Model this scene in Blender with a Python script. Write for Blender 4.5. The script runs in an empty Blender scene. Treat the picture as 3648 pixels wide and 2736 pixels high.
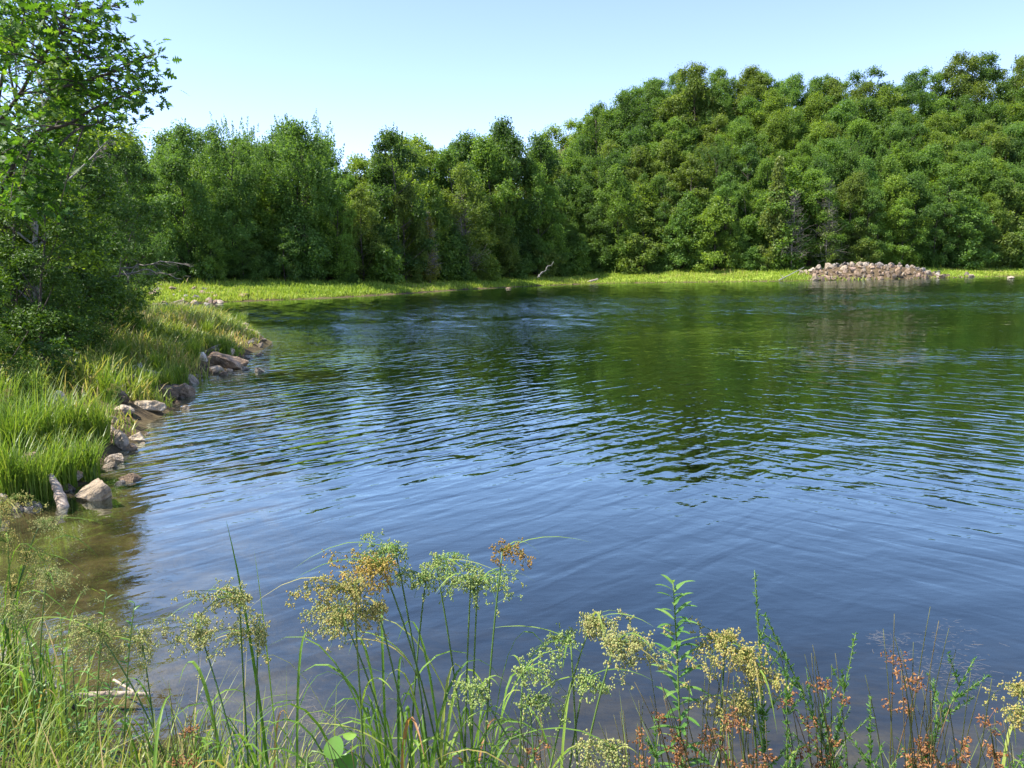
import bpy, math, random
import numpy as np
from mathutils import Matrix, Vector

SC = bpy.context.scene
COL = SC.collection
RS = np.random.RandomState(7)
random.seed(7)
R = math.radians

# ------------------------------------------------------------------ camera
F = 2863.0                                   # focal length in pixels of the 3648 px wide photograph
PITCH = math.atan((1368 - 960) / F)
ROLL = R(1.0)
EYE = 2.3                                    # metres above the water


def lens_ray(u, v):
    a = (u - 1824) / F
    b = -(v - 1368) / F
    c, s = math.cos(ROLL), math.sin(ROLL)
    x = a * c + b * s
    y = -a * s + b * c
    return np.array([x, math.cos(PITCH) + y * math.sin(PITCH), -math.sin(PITCH) + y * math.cos(PITCH)])


def at(u, v, Y):
    d = lens_ray(u, v)
    t = Y / d[1]
    return np.array([d[0] * t, Y, EYE + d[2] * t])


def on_level(u, v, z=0.0):
    d = lens_ray(u, v)
    t = (z - EYE) / d[2]
    return np.array([d[0] * t, d[1] * t, z])


cam_data = bpy.data.cameras.new('camera')
cam = bpy.data.objects.new('camera', cam_data)
COL.objects.link(cam)
cam_data.sensor_width = 36.0
cam_data.lens = F / 3648 * 36.0
cam_data.clip_start = 0.05
cam_data.clip_end = 3000
_c, _s, _cp, _sp = math.cos(ROLL), math.sin(ROLL), math.cos(PITCH), math.sin(PITCH)
_m = Matrix(((_c, _s, 0, 0),
             (-_s * _sp, _c * _sp, -_cp, 0),
             (-_s * _cp, _c * _cp, _sp, EYE),
             (0, 0, 0, 1)))
cam.matrix_world = _m
SC.camera = cam

# ------------------------------------------------------------------ world, sun, exposure
SUN_EL = R(58)
SUN_AZ = R(-99)                              # clockwise from +Y: -90 is from the left, below it a little behind the camera
world = bpy.data.worlds.new('World')
SC.world = world
world.use_nodes = True
_nt = world.node_tree
_nt.nodes.clear()
_sky = _nt.nodes.new('ShaderNodeTexSky')
_sky.sky_type = 'NISHITA'
_sky.sun_disc = False
_sky.sun_elevation = SUN_EL
_sky.sun_rotation = SUN_AZ
_sky.altitude = 3000
_sky.air_density = 1.0
_sky.dust_density = 0.6
_sky.ozone_density = 1.0
_bg = _nt.nodes.new('ShaderNodeBackground')
_bg.inputs['Strength'].default_value = 0.15
_wo = _nt.nodes.new('ShaderNodeOutputWorld')
_tint = _nt.nodes.new('ShaderNodeMix')              # a touch less green than the model sky
_tint.data_type = 'RGBA'
_tint.blend_type = 'MULTIPLY'
_tint.inputs[0].default_value = 1.0
_tint.inputs[7].default_value = (1.02, 0.935, 1.0, 1)
_nt.links.new(_sky.outputs[0], _tint.inputs[6])
_nt.links.new(_tint.outputs[2], _bg.inputs[0])
_nt.links.new(_bg.outputs[0], _wo.inputs[0])

sun_data = bpy.data.lights.new('sun', 'SUN')
sun_data.energy = 4.5
sun_data.angle = R(0.53)
sun_data.color = (1.0, 0.95, 0.86)
sun = bpy.data.objects.new('sun', sun_data)
COL.objects.link(sun)
SUN_DIR = Vector((math.sin(SUN_AZ) * math.cos(SUN_EL), math.cos(SUN_AZ) * math.cos(SUN_EL), math.sin(SUN_EL)))
sun.rotation_euler = SUN_DIR.to_track_quat('Z', 'Y').to_euler()
sun.location = SUN_DIR * 50

SC.view_settings.view_transform = 'Standard'
SC.view_settings.look = 'None'
SC.view_settings.exposure = 1.4
SC.view_settings.gamma = 1.0
SC.view_settings.use_curve_mapping = False
SC.render.engine = 'CYCLES'
SC.cycles.max_bounces = 8
SC.cycles.diffuse_bounces = 4
SC.cycles.glossy_bounces = 3
SC.cycles.transmission_bounces = 5
SC.cycles.transparent_max_bounces = 12
SC.cycles.volume_bounces = 0
SC.cycles.use_denoising = True


# ------------------------------------------------------------------ helpers: objects
def lin(r, g, b):
    def f(c):
        c /= 255.0
        return c / 12.92 if c <= 0.04045 else ((c + 0.055) / 1.055) ** 2.4
    return (f(r), f(g), f(b), 1.0)


def tag(o, label=None, cat=None, group=None, kind=None):
    if label:
        o['label'] = label
    if cat:
        o['category'] = cat
    if group:
        o['group'] = group
    if kind:
        o['kind'] = kind
    return o


def empty(name, loc=(0, 0, 0), rz=0.0, scale=1.0):
    o = bpy.data.objects.new(name, None)
    o.empty_display_size = 0.2
    o.location = [float(q) for q in loc]
    o.rotation_euler = (0, 0, rz)
    o.scale = (scale, scale, scale) if not hasattr(scale, '__len__') else scale
    COL.objects.link(o)
    return o


KIDS = {}


def link_obj(name, mesh, parent=None, color=None):
    o = bpy.data.objects.new(name, mesh)
    COL.objects.link(o)
    if parent is not None:
        o.parent = parent
        KIDS.setdefault(parent.name, []).append(o)
    if color is not None:
        o.color = color
    return o


def copy_tree(o, parent=None, color=None):
    c = o.copy()
    COL.objects.link(c)
    c.parent = parent
    if parent is not None:
        KIDS.setdefault(parent.name, []).append(c)
    if color is not None:
        c.color = color
    for ch in list(KIDS.get(o.name, [])):
        copy_tree(ch, c, color)
    return c


# ------------------------------------------------------------------ helpers: meshes
class MB:
    """collects vertices and faces of one mesh"""

    def __init__(self):
        self.v, self.f, self.r, self.n = [], [], [], 0

    def add(self, V, faces, rnd=0.5):
        """faces: list of int arrays (m,k); rnd: scalar or list of per-face arrays like faces"""
        V = np.asarray(V, float).reshape(-1, 3)
        for i, fa in enumerate(faces):
            fa = np.asarray(fa, int)
            if fa.size == 0:
                continue
            self.f.append(fa + self.n)
            rr = rnd[i] if isinstance(rnd, list) else rnd
            self.r.append(np.broadcast_to(np.asarray(rr, float), (len(fa),)))
        self.v.append(V)
        self.n += len(V)
        return self

    def mesh(self, name, mat, smooth=False):
        me = bpy.data.meshes.new(name)
        V = np.concatenate(self.v)
        me.vertices.add(len(V))
        me.vertices.foreach_set('co', V.ravel().astype(np.float32))
        tot = np.concatenate([np.full(len(f), f.shape[1], int) for f in self.f])
        idx = np.concatenate([f.ravel() for f in self.f])
        start = np.concatenate([[0], np.cumsum(tot)[:-1]])
        me.loops.add(len(idx))
        me.loops.foreach_set('vertex_index', idx.astype(np.int32))
        me.polygons.add(len(tot))
        me.polygons.foreach_set('loop_start', start.astype(np.int32))
        me.polygons.foreach_set('use_smooth', np.full(len(tot), bool(smooth)))
        a = me.attributes.new('rnd', 'FLOAT', 'FACE')
        a.data.foreach_set('value', np.concatenate(self.r).astype(np.float32))
        me.update(calc_edges=True)
        if mat is not None:
            me.materials.append(mat)
        return me


def norm(a):
    a = np.asarray(a, float)
    return a / np.maximum(np.linalg.norm(a, axis=-1, keepdims=True), 1e-9)


def tube(mb, P, rad, n=6, rnd=0.5, cap=True):
    P = np.asarray(P, float)
    k = len(P)
    rad = np.broadcast_to(np.asarray(rad, float), (k,))
    T = norm(np.gradient(P, axis=0))
    ref = np.array([0, 0, 1.0]) if abs(T[:, 2]).mean() < 0.8 else np.array([1.0, 0.1, 0])
    A = norm(np.cross(T, ref))
    B = np.cross(T, A)
    an = np.linspace(0, 2 * np.pi, n, endpoint=False)
    V = P[:, None] + rad[:, None, None] * (np.cos(an)[None, :, None] * A[:, None] + np.sin(an)[None, :, None] * B[:, None])
    i = np.arange(k - 1)[:, None] * n
    j = np.arange(n)[None]
    j2 = (j + 1) % n
    Q = np.stack([i + j, i + j2, i + n + j2, i + n + j], -1).reshape(-1, 4)
    faces = [Q]
    if cap:
        faces.append(np.array([np.arange(n)[::-1]]))
        faces.append(np.array([np.arange(n) + (k - 1) * n]))
    mb.add(V.reshape(-1, 3), faces, rnd)


def bezier(p0, p1, p2, n):
    t = np.linspace(0, 1, n)[:, None]
    return (1 - t) ** 2 * np.asarray(p0) + 2 * t * (1 - t) * np.asarray(p1) + t * t * np.asarray(p2)


def smooth_line(P, n):
    """resampled Catmull-Rom through P"""
    P = np.asarray(P, float)
    Q = np.concatenate([[2 * P[0] - P[1]], P, [2 * P[-1] - P[-2]]])
    out = []
    m = len(P) - 1
    for t in np.linspace(0, m - 1e-6, n):
        i = int(t)
        f = t - i
        a, b, c, d = Q[i:i + 4]
        out.append(0.5 * ((2 * b) + (-a + c) * f + (2 * a - 5 * b + 4 * c - d) * f * f + (-a + 3 * b - 3 * c + d) * f ** 3))
    return np.array(out)


def frames(nrm, spin):
    """rotation matrices (N,3,3) whose column 2 is nrm"""
    n = norm(nrm)
    ref = np.where(np.abs(n[:, 2:3]) < 0.95, np.array([[0, 0, 1.0]]), np.array([[1.0, 0, 0]]))
    a = norm(np.cross(ref, n))
    b = np.cross(n, a)
    c, s = np.cos(spin)[:, None], np.sin(spin)[:, None]
    return np.stack([a * c + b * s, -a * s + b * c, n], -1)


def scatter(mb, tv, tf, pos, fr, size, rnd):
    """template (tv, list of face arrays) copied to every position"""
    N, k = len(pos), len(tv)
    V = np.einsum('nij,kj->nki', fr, tv) * np.asarray(size).reshape(N, 1, 1) + pos[:, None]
    off = (np.arange(N) * k)[:, None, None]
    faces, rr = [], []
    for f in tf:
        f = np.asarray(f)
        faces.append((f[None] + off).reshape(-1, f.shape[1]))
        rr.append(np.repeat(rnd, len(f)))
    mb.add(V.reshape(-1, 3), faces, rr)


# leaf templates: x across, y along, z the face normal
LEAF_TUFT = (np.array([[0, -.5, 0], [.42, 0, .10], [0, .5, -.06], [-.42, 0, .10]]), [np.array([[0, 1, 2], [0, 2, 3]])])
LEAF_OVAL = (np.array([[0, -.5, 0], [.24, -.2, .06], [.22, .18, .05], [0, .5, -.08], [-.22, .18, .05], [-.24, -.2, .06]]),
             [np.array([[0, 1, 2, 3], [0, 3, 4, 5]])])
LEAF_LANCE = (np.array([[0, 0, 0], [.09, .3, .03], [.07, .68, .0], [0, 1, -.14], [-.07, .68, .0], [-.09, .3, .03]]),
              [np.array([[0, 1, 2, 3], [0, 3, 4, 5]])])
_oy = [0, .10, .22, .30, .46, .52, .66, .74, .88, 1.0]
_ox = [.02, .07, .26, .07, .36, .09, .30, .08, .14, 0]
_half = [[x, y, 0.10 * x - 0.10 * (y - .4) ** 2] for x, y in zip(_ox, _oy)]
_mid = [[0, y, -0.10 * (y - .4) ** 2] for y in _oy[:-1]]
_nv = len(_half)


def _oak_leaf():
    V = [p[:] for p in _mid] + [_half[-1][:]]
    f4, f3 = [], []
    m = len(V)
    rgt = []
    for p in _half[:-1]:
        V.append(p[:])
        rgt.append(len(V) - 1)
    lft = []
    for p in _half[:-1]:
        V.append([-p[0], p[1], p[2]])
        lft.append(len(V) - 1)
    for i in range(len(_half) - 2):
        f4.append([i, rgt[i], rgt[i + 1], i + 1])
        f4.append([i, i + 1, lft[i + 1], lft[i]])
    i = len(_half) - 2
    f3.append([i, rgt[i], i + 1])
    f3.append([i, i + 1, lft[i]])
    return np.array(V), [np.array(f4), np.array(f3)]


LEAF_OAK = _oak_leaf()


def blades(mb, pos, height, lean, width, rs, droop=0.35, rnd=None):
    """bent grass blades, five triangles each"""
    N = len(pos)
    az = rs.uniform(0, 2 * np.pi, N)
    dirv = np.stack([np.cos(az), np.sin(az), np.zeros(N)], -1)
    side = np.stack([-np.sin(az + rs.normal(0, .6, N)), np.cos(az), np.zeros(N)], -1)
    side = norm(side)
    h = np.asarray(height)[:, None]
    l = (np.asarray(lean)[:, None]) * h
    w = np.asarray(width)[:, None] * 0.5
    ts = [0.0, 0.38, 0.74, 1.0]
    ws = [0.8, 1.0, 0.62, 0.0]
    rows = []
    dz = droop * rs.uniform(0.2, 1.4, N)[:, None]
    for t, wf in zip(ts, ws):
        c = pos + dirv * (l * t ** 1.9) + np.array([0, 0, 1.0]) * (h * (t - dz * t ** 3 * 0.45))
        rows.append((c - side * w * wf, c + side * w * wf))
    V = np.stack([rows[0][0], rows[0][1], rows[1][0], rows[1][1], rows[2][0], rows[2][1], rows[3][0]], 1)
    off = (np.arange(N) * 7)[:, None, None]
    q = np.array([[0, 1, 3, 2], [2, 3, 5, 4]])
    t3 = np.array([[4, 5, 6]])
    if rnd is None:
        rnd = rs.uniform(0, 1, N)
    mb.add(V.reshape(-1, 3), [(q[None] + off).reshape(-1, 4), (t3[None] + off).reshape(-1, 3)], [np.repeat(rnd, 2), rnd])


def strap(mb, P, width, side, rnd=0.5, fold=0.25):
    """long leaf: folded strip along the curve P, tapering to a point"""
    P = np.asarray(P, float)
    k = len(P)
    t = np.linspace(0, 1, k)
    w = width * 0.5 * np.minimum(1, np.minimum(0.55 + 2.5 * t, 1.9 * (1 - t) ** 0.7 + 0.02))
    T = norm(np.gradient(P, axis=0))
    S = norm(np.asarray(side)[None] - T * (T @ np.asarray(side))[:, None])
    Nn = np.cross(S, T)
    L = P - S * w[:, None] + Nn * (w * fold)[:, None]
    Rr = P + S * w[:, None] + Nn * (w * fold)[:, None]
    V = np.stack([L, P, Rr], 1).reshape(-1, 3)
    i = np.arange(k - 1)[:, None] * 3
    Q = np.concatenate([np.concatenate([i, i + 1, i + 4, i + 3], 1), np.concatenate([i + 1, i + 2, i + 5, i + 4], 1)])
    mb.add(V, [Q], rnd)


# ------------------------------------------------------------------ helpers: materials
def new_mat(name):
    m = bpy.data.materials.new(name)
    m.use_nodes = True
    nt = m.node_tree
    nt.nodes.clear()
    return m, nt, nt.nodes, nt.links


def ramp(nodes, stops):
    r = nodes.new('ShaderNodeValToRGB')
    e = r.color_ramp.elements
    while len(e) < len(stops):
        e.new(0.5)
    for el, (p, c) in zip(e, stops):
        el.position = p
        el.color = c
    return r


def leaf_mat(name, stops, trans=0.4, tcol=(1.5, 1.5, 0.45), rough=0.45, spec=0.35, use_obj=False, noise=None):
    """foliage: colour from the face's own random value (and the plant's own colour), part of the light passes through"""
    m, nt, N, L = new_mat(name)
    at_ = N.new('ShaderNodeAttribute')
    at_.attribute_name = 'rnd'
    rp = ramp(N, stops)
    L.new(at_.outputs['Fac'], rp.inputs[0])
    col = rp.outputs[0]
    if use_obj:
        oi = N.new('ShaderNodeObjectInfo')
        mx = N.new('ShaderNodeMix')
        mx.data_type = 'RGBA'
        mx.blend_type = 'MULTIPLY'
        mx.inputs[0].default_value = 1.0
        L.new(col, mx.inputs[6])
        L.new(oi.outputs['Color'], mx.inputs[7])
        col = mx.outputs[2]
    bs = N.new('ShaderNodeBsdfPrincipled')
    bs.inputs['Roughness'].default_value = rough
    bs.inputs['Specular IOR Level'].default_value = spec
    L.new(col, bs.inputs['Base Color'])
    tm = N.new('ShaderNodeMix')
    tm.data_type = 'RGBA'
    tm.blend_type = 'MULTIPLY'
    tm.inputs[0].default_value = 1.0
    tm.inputs[7].default_value = (*tcol, 1)
    L.new(col, tm.inputs[6])
    tr = N.new('ShaderNodeBsdfTranslucent')
    L.new(tm.outputs[2], tr.inputs[0])
    ms = N.new('ShaderNodeMixShader')
    ms.inputs[0].default_value = trans
    L.new(bs.outputs[0], ms.inputs[1])
    L.new(tr.outputs[0], ms.inputs[2])
    out = N.new('ShaderNodeOutputMaterial')
    L.new(ms.outputs[0], out.inputs[0])
    return m


def rough_mat(name, stops, scale=4.0, rough=0.9, bump=0.02, detail=6.0, use_obj=False, stretch=(1, 1, 1), spec=0.2, coords='Object'):
    m, nt, N, L = new_mat(name)
    tc = N.new('ShaderNodeTexCoord')
    mp = N.new('ShaderNodeMapping')
    mp.inputs['Scale'].default_value = stretch
    L.new(tc.outputs[coords], mp.inputs[0])
    if use_obj:
        oi = N.new('ShaderNodeObjectInfo')
        L.new(oi.outputs['Location'], mp.inputs['Location'])
    nz = N.new('ShaderNodeTexNoise')
    nz.inputs['Scale'].default_value = scale
    nz.inputs['Detail'].default_value = detail
    nz.inputs['Roughness'].default_value = 0.62
    L.new(mp.outputs[0], nz.inputs['Vector'])
    rp = ramp(N, stops)
    L.new(nz.outputs[0], rp.inputs[0])
    col = rp.outputs[0]
    if use_obj:
        mx = N.new('ShaderNodeMix')
        mx.data_type = 'RGBA'
        mx.blend_type = 'MULTIPLY'
        mx.inputs[0].default_value = 1.0
        L.new(col, mx.inputs[6])
        L.new(oi.outputs['Color'], mx.inputs[7])
        col = mx.outputs[2]
    bs = N.new('ShaderNodeBsdfPrincipled')
    bs.inputs['Roughness'].default_value = rough
    bs.inputs['Specular IOR Level'].default_value = spec
    L.new(col, bs.inputs['Base Color'])
    if bump:
        n2 = N.new('ShaderNodeTexNoise')
        n2.inputs['Scale'].default_value = scale * 3.1
        n2.inputs['Detail'].default_value = 5
        L.new(mp.outputs[0], n2.inputs['Vector'])
        bp = N.new('ShaderNodeBump')
        bp.inputs['Distance'].default_value = bump
        bp.inputs['Strength'].default_value = 1.0
        L.new(n2.outputs[0], bp.inputs['Height'])
        L.new(bp.outputs[0], bs.inputs['Normal'])
    out = N.new('ShaderNodeOutputMaterial')
    L.new(bs.outputs[0], out.inputs[0])
    return m


def c3(r, g, b):
    return (r, g, b, 1.0)


M = {}
M['crown'] = leaf_mat('crown_leaves', [(0.0, c3(.075, .125, .026)), (0.5, c3(.125, .19, .038)), (0.85, c3(.175, .245, .05)), (1.0, c3(.25, .31, .08))], trans=0.5, tcol=(1.5, 1.5, .6), use_obj=True, spec=.3)
M['oak_leaf'] = leaf_mat('oak_leaves', [(0.0, c3(.035, .085, .014)), (0.55, c3(.07, .155, .022)), (1.0, c3(.16, .27, .04))], trans=0.5, rough=0.5, spec=0.25)
M['shrub_leaf'] = leaf_mat('shrub_leaves', [(0.0, c3(.035, .075, .014)), (0.6, c3(.065, .125, .018)), (1.0, c3(.12, .20, .03))], trans=0.33, rough=0.5, spec=0.25, use_obj=True)
M['meadow'] = leaf_mat('meadow_grass', [(0.0, c3(.12, .19, .03)), (0.4, c3(.25, .345, .045)), (0.8, c3(.36, .425, .07)), (0.93, c3(.38, .37, .11)), (1.0, c3(.33, .25, .12))], trans=0.4, tcol=(1.2, 1.2, .6), rough=0.6, spec=0.2)
M['bank_grass'] = leaf_mat('bank_grass', [(0.0, c3(.075, .13, .018)), (0.4, c3(.155, .225, .03)), (0.7, c3(.26, .31, .055)), (0.85, c3(.38, .36, .12)), (1.0, c3(.44, .32, .15))], trans=0.42, tcol=(1.3, 1.3, .6), rough=0.45, spec=0.35)
M['tussock'] = leaf_mat('tussock_blades', [(0.0, c3(.08, .155, .018)), (0.6, c3(.165, .255, .03)), (1.0, c3(.29, .35, .06))], trans=0.45, tcol=(1.3, 1.3, .6), rough=0.4, spec=0.4)
M['sedge_leaf'] = leaf_mat('sedge_leaves', [(0.0, c3(.07, .16, .02)), (0.5, c3(.15, .27, .04)), (0.8, c3(.26, .37, .07)), (0.93, c3(.42, .36, .12)), (1.0, c3(.40, .20, .08))], trans=0.42, tcol=(1.3, 1.3, .6), rough=0.5, spec=0.25)
M['sedge_stem'] = leaf_mat('sedge_stems', [(0.0, c3(.05, .11, .025)), (0.6, c3(.10, .18, .04)), (1.0, c3(.18, .26, .06))], trans=0.1, rough=0.4, spec=0.4)
M['seed'] = leaf_mat('seed_heads', [(0.0, c3(.13, .22, .045)), (0.35, c3(.30, .35, .11)), (0.7, c3(.44, .43, .165)), (1.0, c3(.50, .37, .14))], trans=0.25, tcol=(1.2, 1.1, .7), rough=0.7, spec=0.15, use_obj=True)
M['rush_stem'] = leaf_mat('rush_stems', [(0.0, c3(.035, .045, .018)), (0.5, c3(.07, .085, .025)), (0.85, c3(.12, .10, .04)), (1.0, c3(.20, .11, .05))], trans=0.08, rough=0.5)
M['rush_seed'] = leaf_mat('rush_seeds', [(0.0, c3(.17, .072, .025)), (0.6, c3(.30, .125, .04)), (1.0, c3(.44, .24, .09))], trans=0.2, tcol=(1.2, 1, .7), rough=0.6)
M['weed_leaf'] = leaf_mat('weed_leaves', [(0.0, c3(.05, .14, .025)), (0.6, c3(.10, .23, .04)), (1.0, c3(.20, .33, .08))], trans=0.4, tcol=(1.3, 1.3, .6), rough=0.4, spec=0.4)
M['round_leaf'] = leaf_mat('round_leaves', [(0.0, c3(.09, .22, .025)), (1.0, c3(.20, .34, .05))], trans=0.4, tcol=(1.3, 1.3, .5), rough=0.35, spec=0.5)
M['bark'] = rough_mat('bark', [(0.3, c3(.035, .028, .022)), (0.6, c3(.09, .075, .06)), (0.8, c3(.16, .14, .12))], scale=6, stretch=(1, 1, .2), bump=.03)
M['pale_bark'] = rough_mat('pale_bark', [(0.3, c3(.16, .15, .13)), (0.6, c3(.32, .30, .27)), (0.8, c3(.46, .44, .41))], scale=5, stretch=(1, 1, .3), bump=.01)
M['dead_wood'] = rough_mat('dead_wood', [(0.3, c3(.13, .11, .09)), (0.6, c3(.25, .22, .19)), (0.8, c3(.40, .36, .32))], scale=5, bump=.01)
M['driftwood'] = rough_mat('driftwood', [(0.25, c3(.16, .11, .075)), (0.5, c3(.38, .30, .23)), (0.75, c3(.58, .50, .42))], scale=9, stretch=(1, 1, 1), bump=.012)
M['rock'] = rough_mat('rock', [(0.28, c3(.10, .085, .068)), (0.42, c3(.25, .215, .175)), (0.58, c3(.40, .35, .295)), (0.72, c3(.58, .54, .48))], scale=4.2, bump=.09, use_obj=True)
M['floating'] = rough_mat('floating_straw', [(0.3, c3(.12, .10, .07)), (0.7, c3(.26, .22, .16))], scale=8, bump=0)
M['dark_leaf'] = rough_mat('dark_floating_leaf', [(0.3, c3(.03, .02, .015)), (0.7, c3(.07, .05, .03))], scale=8, bump=0)

# ------------------------------------------------------------------ the lake's outline and the terrain
LAKE = np.array([(60, -1), (20, 1.2), (8, 2.0), (2.5, 2.45), (0.6, 2.6), (-0.6, 2.75), (-1.3, 3.0), (-1.9, 3.45), (-2.7, 4.0), (-3.5, 4.5),
                 (-4.4, 5.4), (-5.0, 6.5), (-5.15, 7.4), (-4.95, 8.2), (-4.85, 8.9), (-5.3, 9.9), (-5.4, 11.2), (-5.9, 12.4), (-5.9, 13.6),
                 (-6.4, 15.2), (-6.9, 16.9), (-6.7, 19.3), (-7.5, 21.8), (-7.9, 25), (-8.5, 27.3), (-10, 31), (-13, 37), (-18, 47),
                 (-25, 56), (-29, 61), (-26, 66.2), (-20.5, 70.3), (-16.5, 73.2), (-11, 83), (-5.7, 96), (3, 110), (14, 120.5), (25, 117),
                 (38, 112.5), (52, 113.5), (64, 117), (78, 122.5), (100, 132), (150, 128), (190, 90), (180, 30), (120, -4)])


def lake_dist(x, y):
    """signed distance to the shore: positive on land"""
    x = np.asarray(x, float)
    y = np.asarray(y, float)
    best = np.full(x.shape, 1e9)
    inside = np.zeros(x.shape, bool)
    n = len(LAKE)
    for i in range(n):
        ax, ay = LAKE[i]
        bx, by = LAKE[(i + 1) % n]
        dx, dy = bx - ax, by - ay
        t = np.clip(((x - ax) * dx + (y - ay) * dy) / (dx * dx + dy * dy), 0, 1)
        best = np.minimum(best, (x - ax - t * dx) ** 2 + (y - ay - t * dy) ** 2)
        cr = ((ay > y) != (by > y)) & (x < (bx - ax) * (y - ay) / (by - ay + 1e-12) + ax)
        inside ^= cr
    d = np.sqrt(best)
    return np.where(inside, -d, d)


def sstep(a, b, x):
    t = np.clip((x - a) / (b - a), 0, 1)
    return t * t * (3 - 2 * t)


def wob(x, y, s, seed):
    r = np.random.RandomState(seed)
    z = 0
    for k in range(6):
        a = r.uniform(0, 6.28)
        f = s * r.uniform(0.6, 2.2)
        z = z + np.sin((x * math.cos(a) + y * math.sin(a)) * f + r.uniform(0, 6.28)) / (k + 2)
    return z


PILE = (52.5, 118.1)


def pile_h(x, y):
    e = ((x - PILE[0]) / 10.0) ** 2 + ((y - PILE[1] - 0.12 * (x - PILE[0])) / 4.4) ** 2
    return 1.35 * np.clip(1 - e, 0, 1) ** 0.8 * (1 + .22 * np.sin(x * 1.1) * np.sin(y * 1.3 + x * .4))


def terrain(x, y):
    x = np.asarray(x, float)
    y = np.asarray(y, float)
    d = lake_dist(x, y) + 0.16 * wob(x, y, 1.6, 3) * np.clip(y / 10, 0.4, 2)
    far = sstep(40, 60, y)
    land = 0.26 * (1 - np.exp(-np.maximum(d, 0) / (0.5 + 1.5 * far))) + 0.125 * np.clip(d, 0, 11) + 0.03 * np.clip(d - 11, 0, 100)
    w = sstep(-8, 34, x) * sstep(90, 112, y)
    land = land + w * (0.62 * np.clip(d - 11, 0, 34) + 0.36 * np.clip(d - 45, 0, 60) + 0.1 * np.clip(d - 105, 0, 300))
    land = land + (1 - w) * far * 0.16 * np.clip(d - 42, 0, 80)
    land = land + 0.05 * wob(x, y, 2.2, 5) * sstep(0.2, 2, d) + 0.4 * wob(x, y, 0.15, 9) * sstep(14, 40, d)
    land = land + pile_h(x, y) * 0.86
    dd = np.clip(-d, 0, 100)
    steep = 0.24 - 0.14 * sstep(-1.2, -2.6, x)
    bed = -(steep * np.clip(dd, 0, 2.2) + 0.30 * np.clip(dd - 2.2, 0, 8)) + 0.025 * wob(x, y, 4.0, 8) * np.clip(dd, 0, 1)
    return np.where(d > 0, land, bed)


def tz(x, y):
    return float(terrain(np.array([x]), np.array([y]))[0])


def axis(parts):
    out = [parts[0][0]]
    for a, b, s in parts:
        k = max(1, int(round((b - a) / s)))
        out += list(np.linspace(a, b, k + 1)[1:])
    return np.array(out)


gx = axis([(-900, -120, 60), (-120, -40, 4), (-40, -14, 0.8), (-14, 5, 0.16), (5, 14, 0.5), (14, 45, 1.5), (45, 73, 0.5), (73, 160, 2.5), (160, 900, 50)])
gy = axis([(-300, -10, 30), (-10, 0, 0.5), (0, 20, 0.16), (20, 34, 0.3), (34, 60, 1.0), (60, 135, 0.7), (135, 220, 3), (220, 1500, 80)])
GX, GY = np.meshgrid(gx, gy)
GZ = terrain(GX, GY)
GD = lake_dist(GX, GY)
nx, ny = len(gx), len(gy)
mb = MB()
ii = (np.arange(ny - 1)[:, None] * nx + np.arange(nx - 1)[None]).ravel()
mb.add(np.stack([GX, GY, GZ], -1).reshape(-1, 3), [np.stack([ii, ii + 1, ii + nx + 1, ii + nx], -1)])


def ground_mat():
    m, nt, N, L = new_mat('ground_soil')
    geo = N.new('ShaderNodeNewGeometry')
    at_ = N.new('ShaderNodeAttribute')
    at_.attribute_name = 'cover'             # r meadow, g forest floor, b lake bed
    sep = N.new('ShaderNodeSeparateColor')
    L.new(at_.outputs['Color'], sep.inputs[0])

    def noise(scale, detail=6):
        n = N.new('ShaderNodeTexNoise')
        n.inputs['Scale'].default_value = scale
        n.inputs['Detail'].default_value = detail
        n.inputs['Roughness'].default_value = 0.65
        L.new(geo.outputs['Position'], n.inputs['Vector'])
        return n

    def mix(f, a, b):
        x = N.new('ShaderNodeMix')
        x.data_type = 'RGBA'
        L.new(f, x.inputs[0])
        L.new(a, x.inputs[6])
        L.new(b, x.inputs[7])
        return x.outputs[2]
    n1, n2, n3 = noise(1.6), noise(0.35), noise(5.0)
    soil = ramp(N, [(0.3, c3(.05, .035, .02)), (0.6, c3(.13, .095, .055)), (0.8, c3(.24, .18, .11))])
    L.new(n3.outputs[0], soil.inputs[0])
    turf = ramp(N, [(0.3, c3(.13, .19, .03)), (0.5, c3(.25, .33, .045)), (0.7, c3(.33, .38, .07))])
    L.new(n2.outputs[0], turf.inputs[0])
    litter = ramp(N, [(0.3, c3(.03, .022, .014)), (0.6, c3(.075, .055, .033)), (0.8, c3(.14, .10, .06))])
    L.new(n1.outputs[0], litter.inputs[0])
    bed = ramp(N, [(0.30, c3(.025, .020, .011)), (0.46, c3(.065, .052, .026)), (0.6, c3(.12, .096, .044)), (0.75, c3(.19, .158, .085))])
    nb = noise(2.4, 9)
    nb.inputs['Distortion'].default_value = 0.2
    L.new(nb.outputs[0], bed.inputs[0])
    c = mix(sep.outputs[0], soil.outputs[0], turf.outputs[0])
    c = mix(sep.outputs[1], c, litter.outputs[0])
    c = mix(sep.outputs[2], c, bed.outputs[0])
    bs = N.new('ShaderNodeBsdfPrincipled')
    bs.inputs['Roughness'].default_value = 0.95
    bs.inputs['Specular IOR Level'].default_value = 0.1
    L.new(c, bs.inputs['Base Color'])
    bp = N.new('ShaderNodeBump')
    bp.inputs['Distance'].default_value = 0.05
    L.new(n3.outputs[0], bp.inputs['Height'])
    L.new(bp.outputs[0], bs.inputs['Normal'])
    o = N.new('ShaderNodeOutputMaterial')
    L.new(bs.outputs[0], o.inputs[0])
    return m


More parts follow.
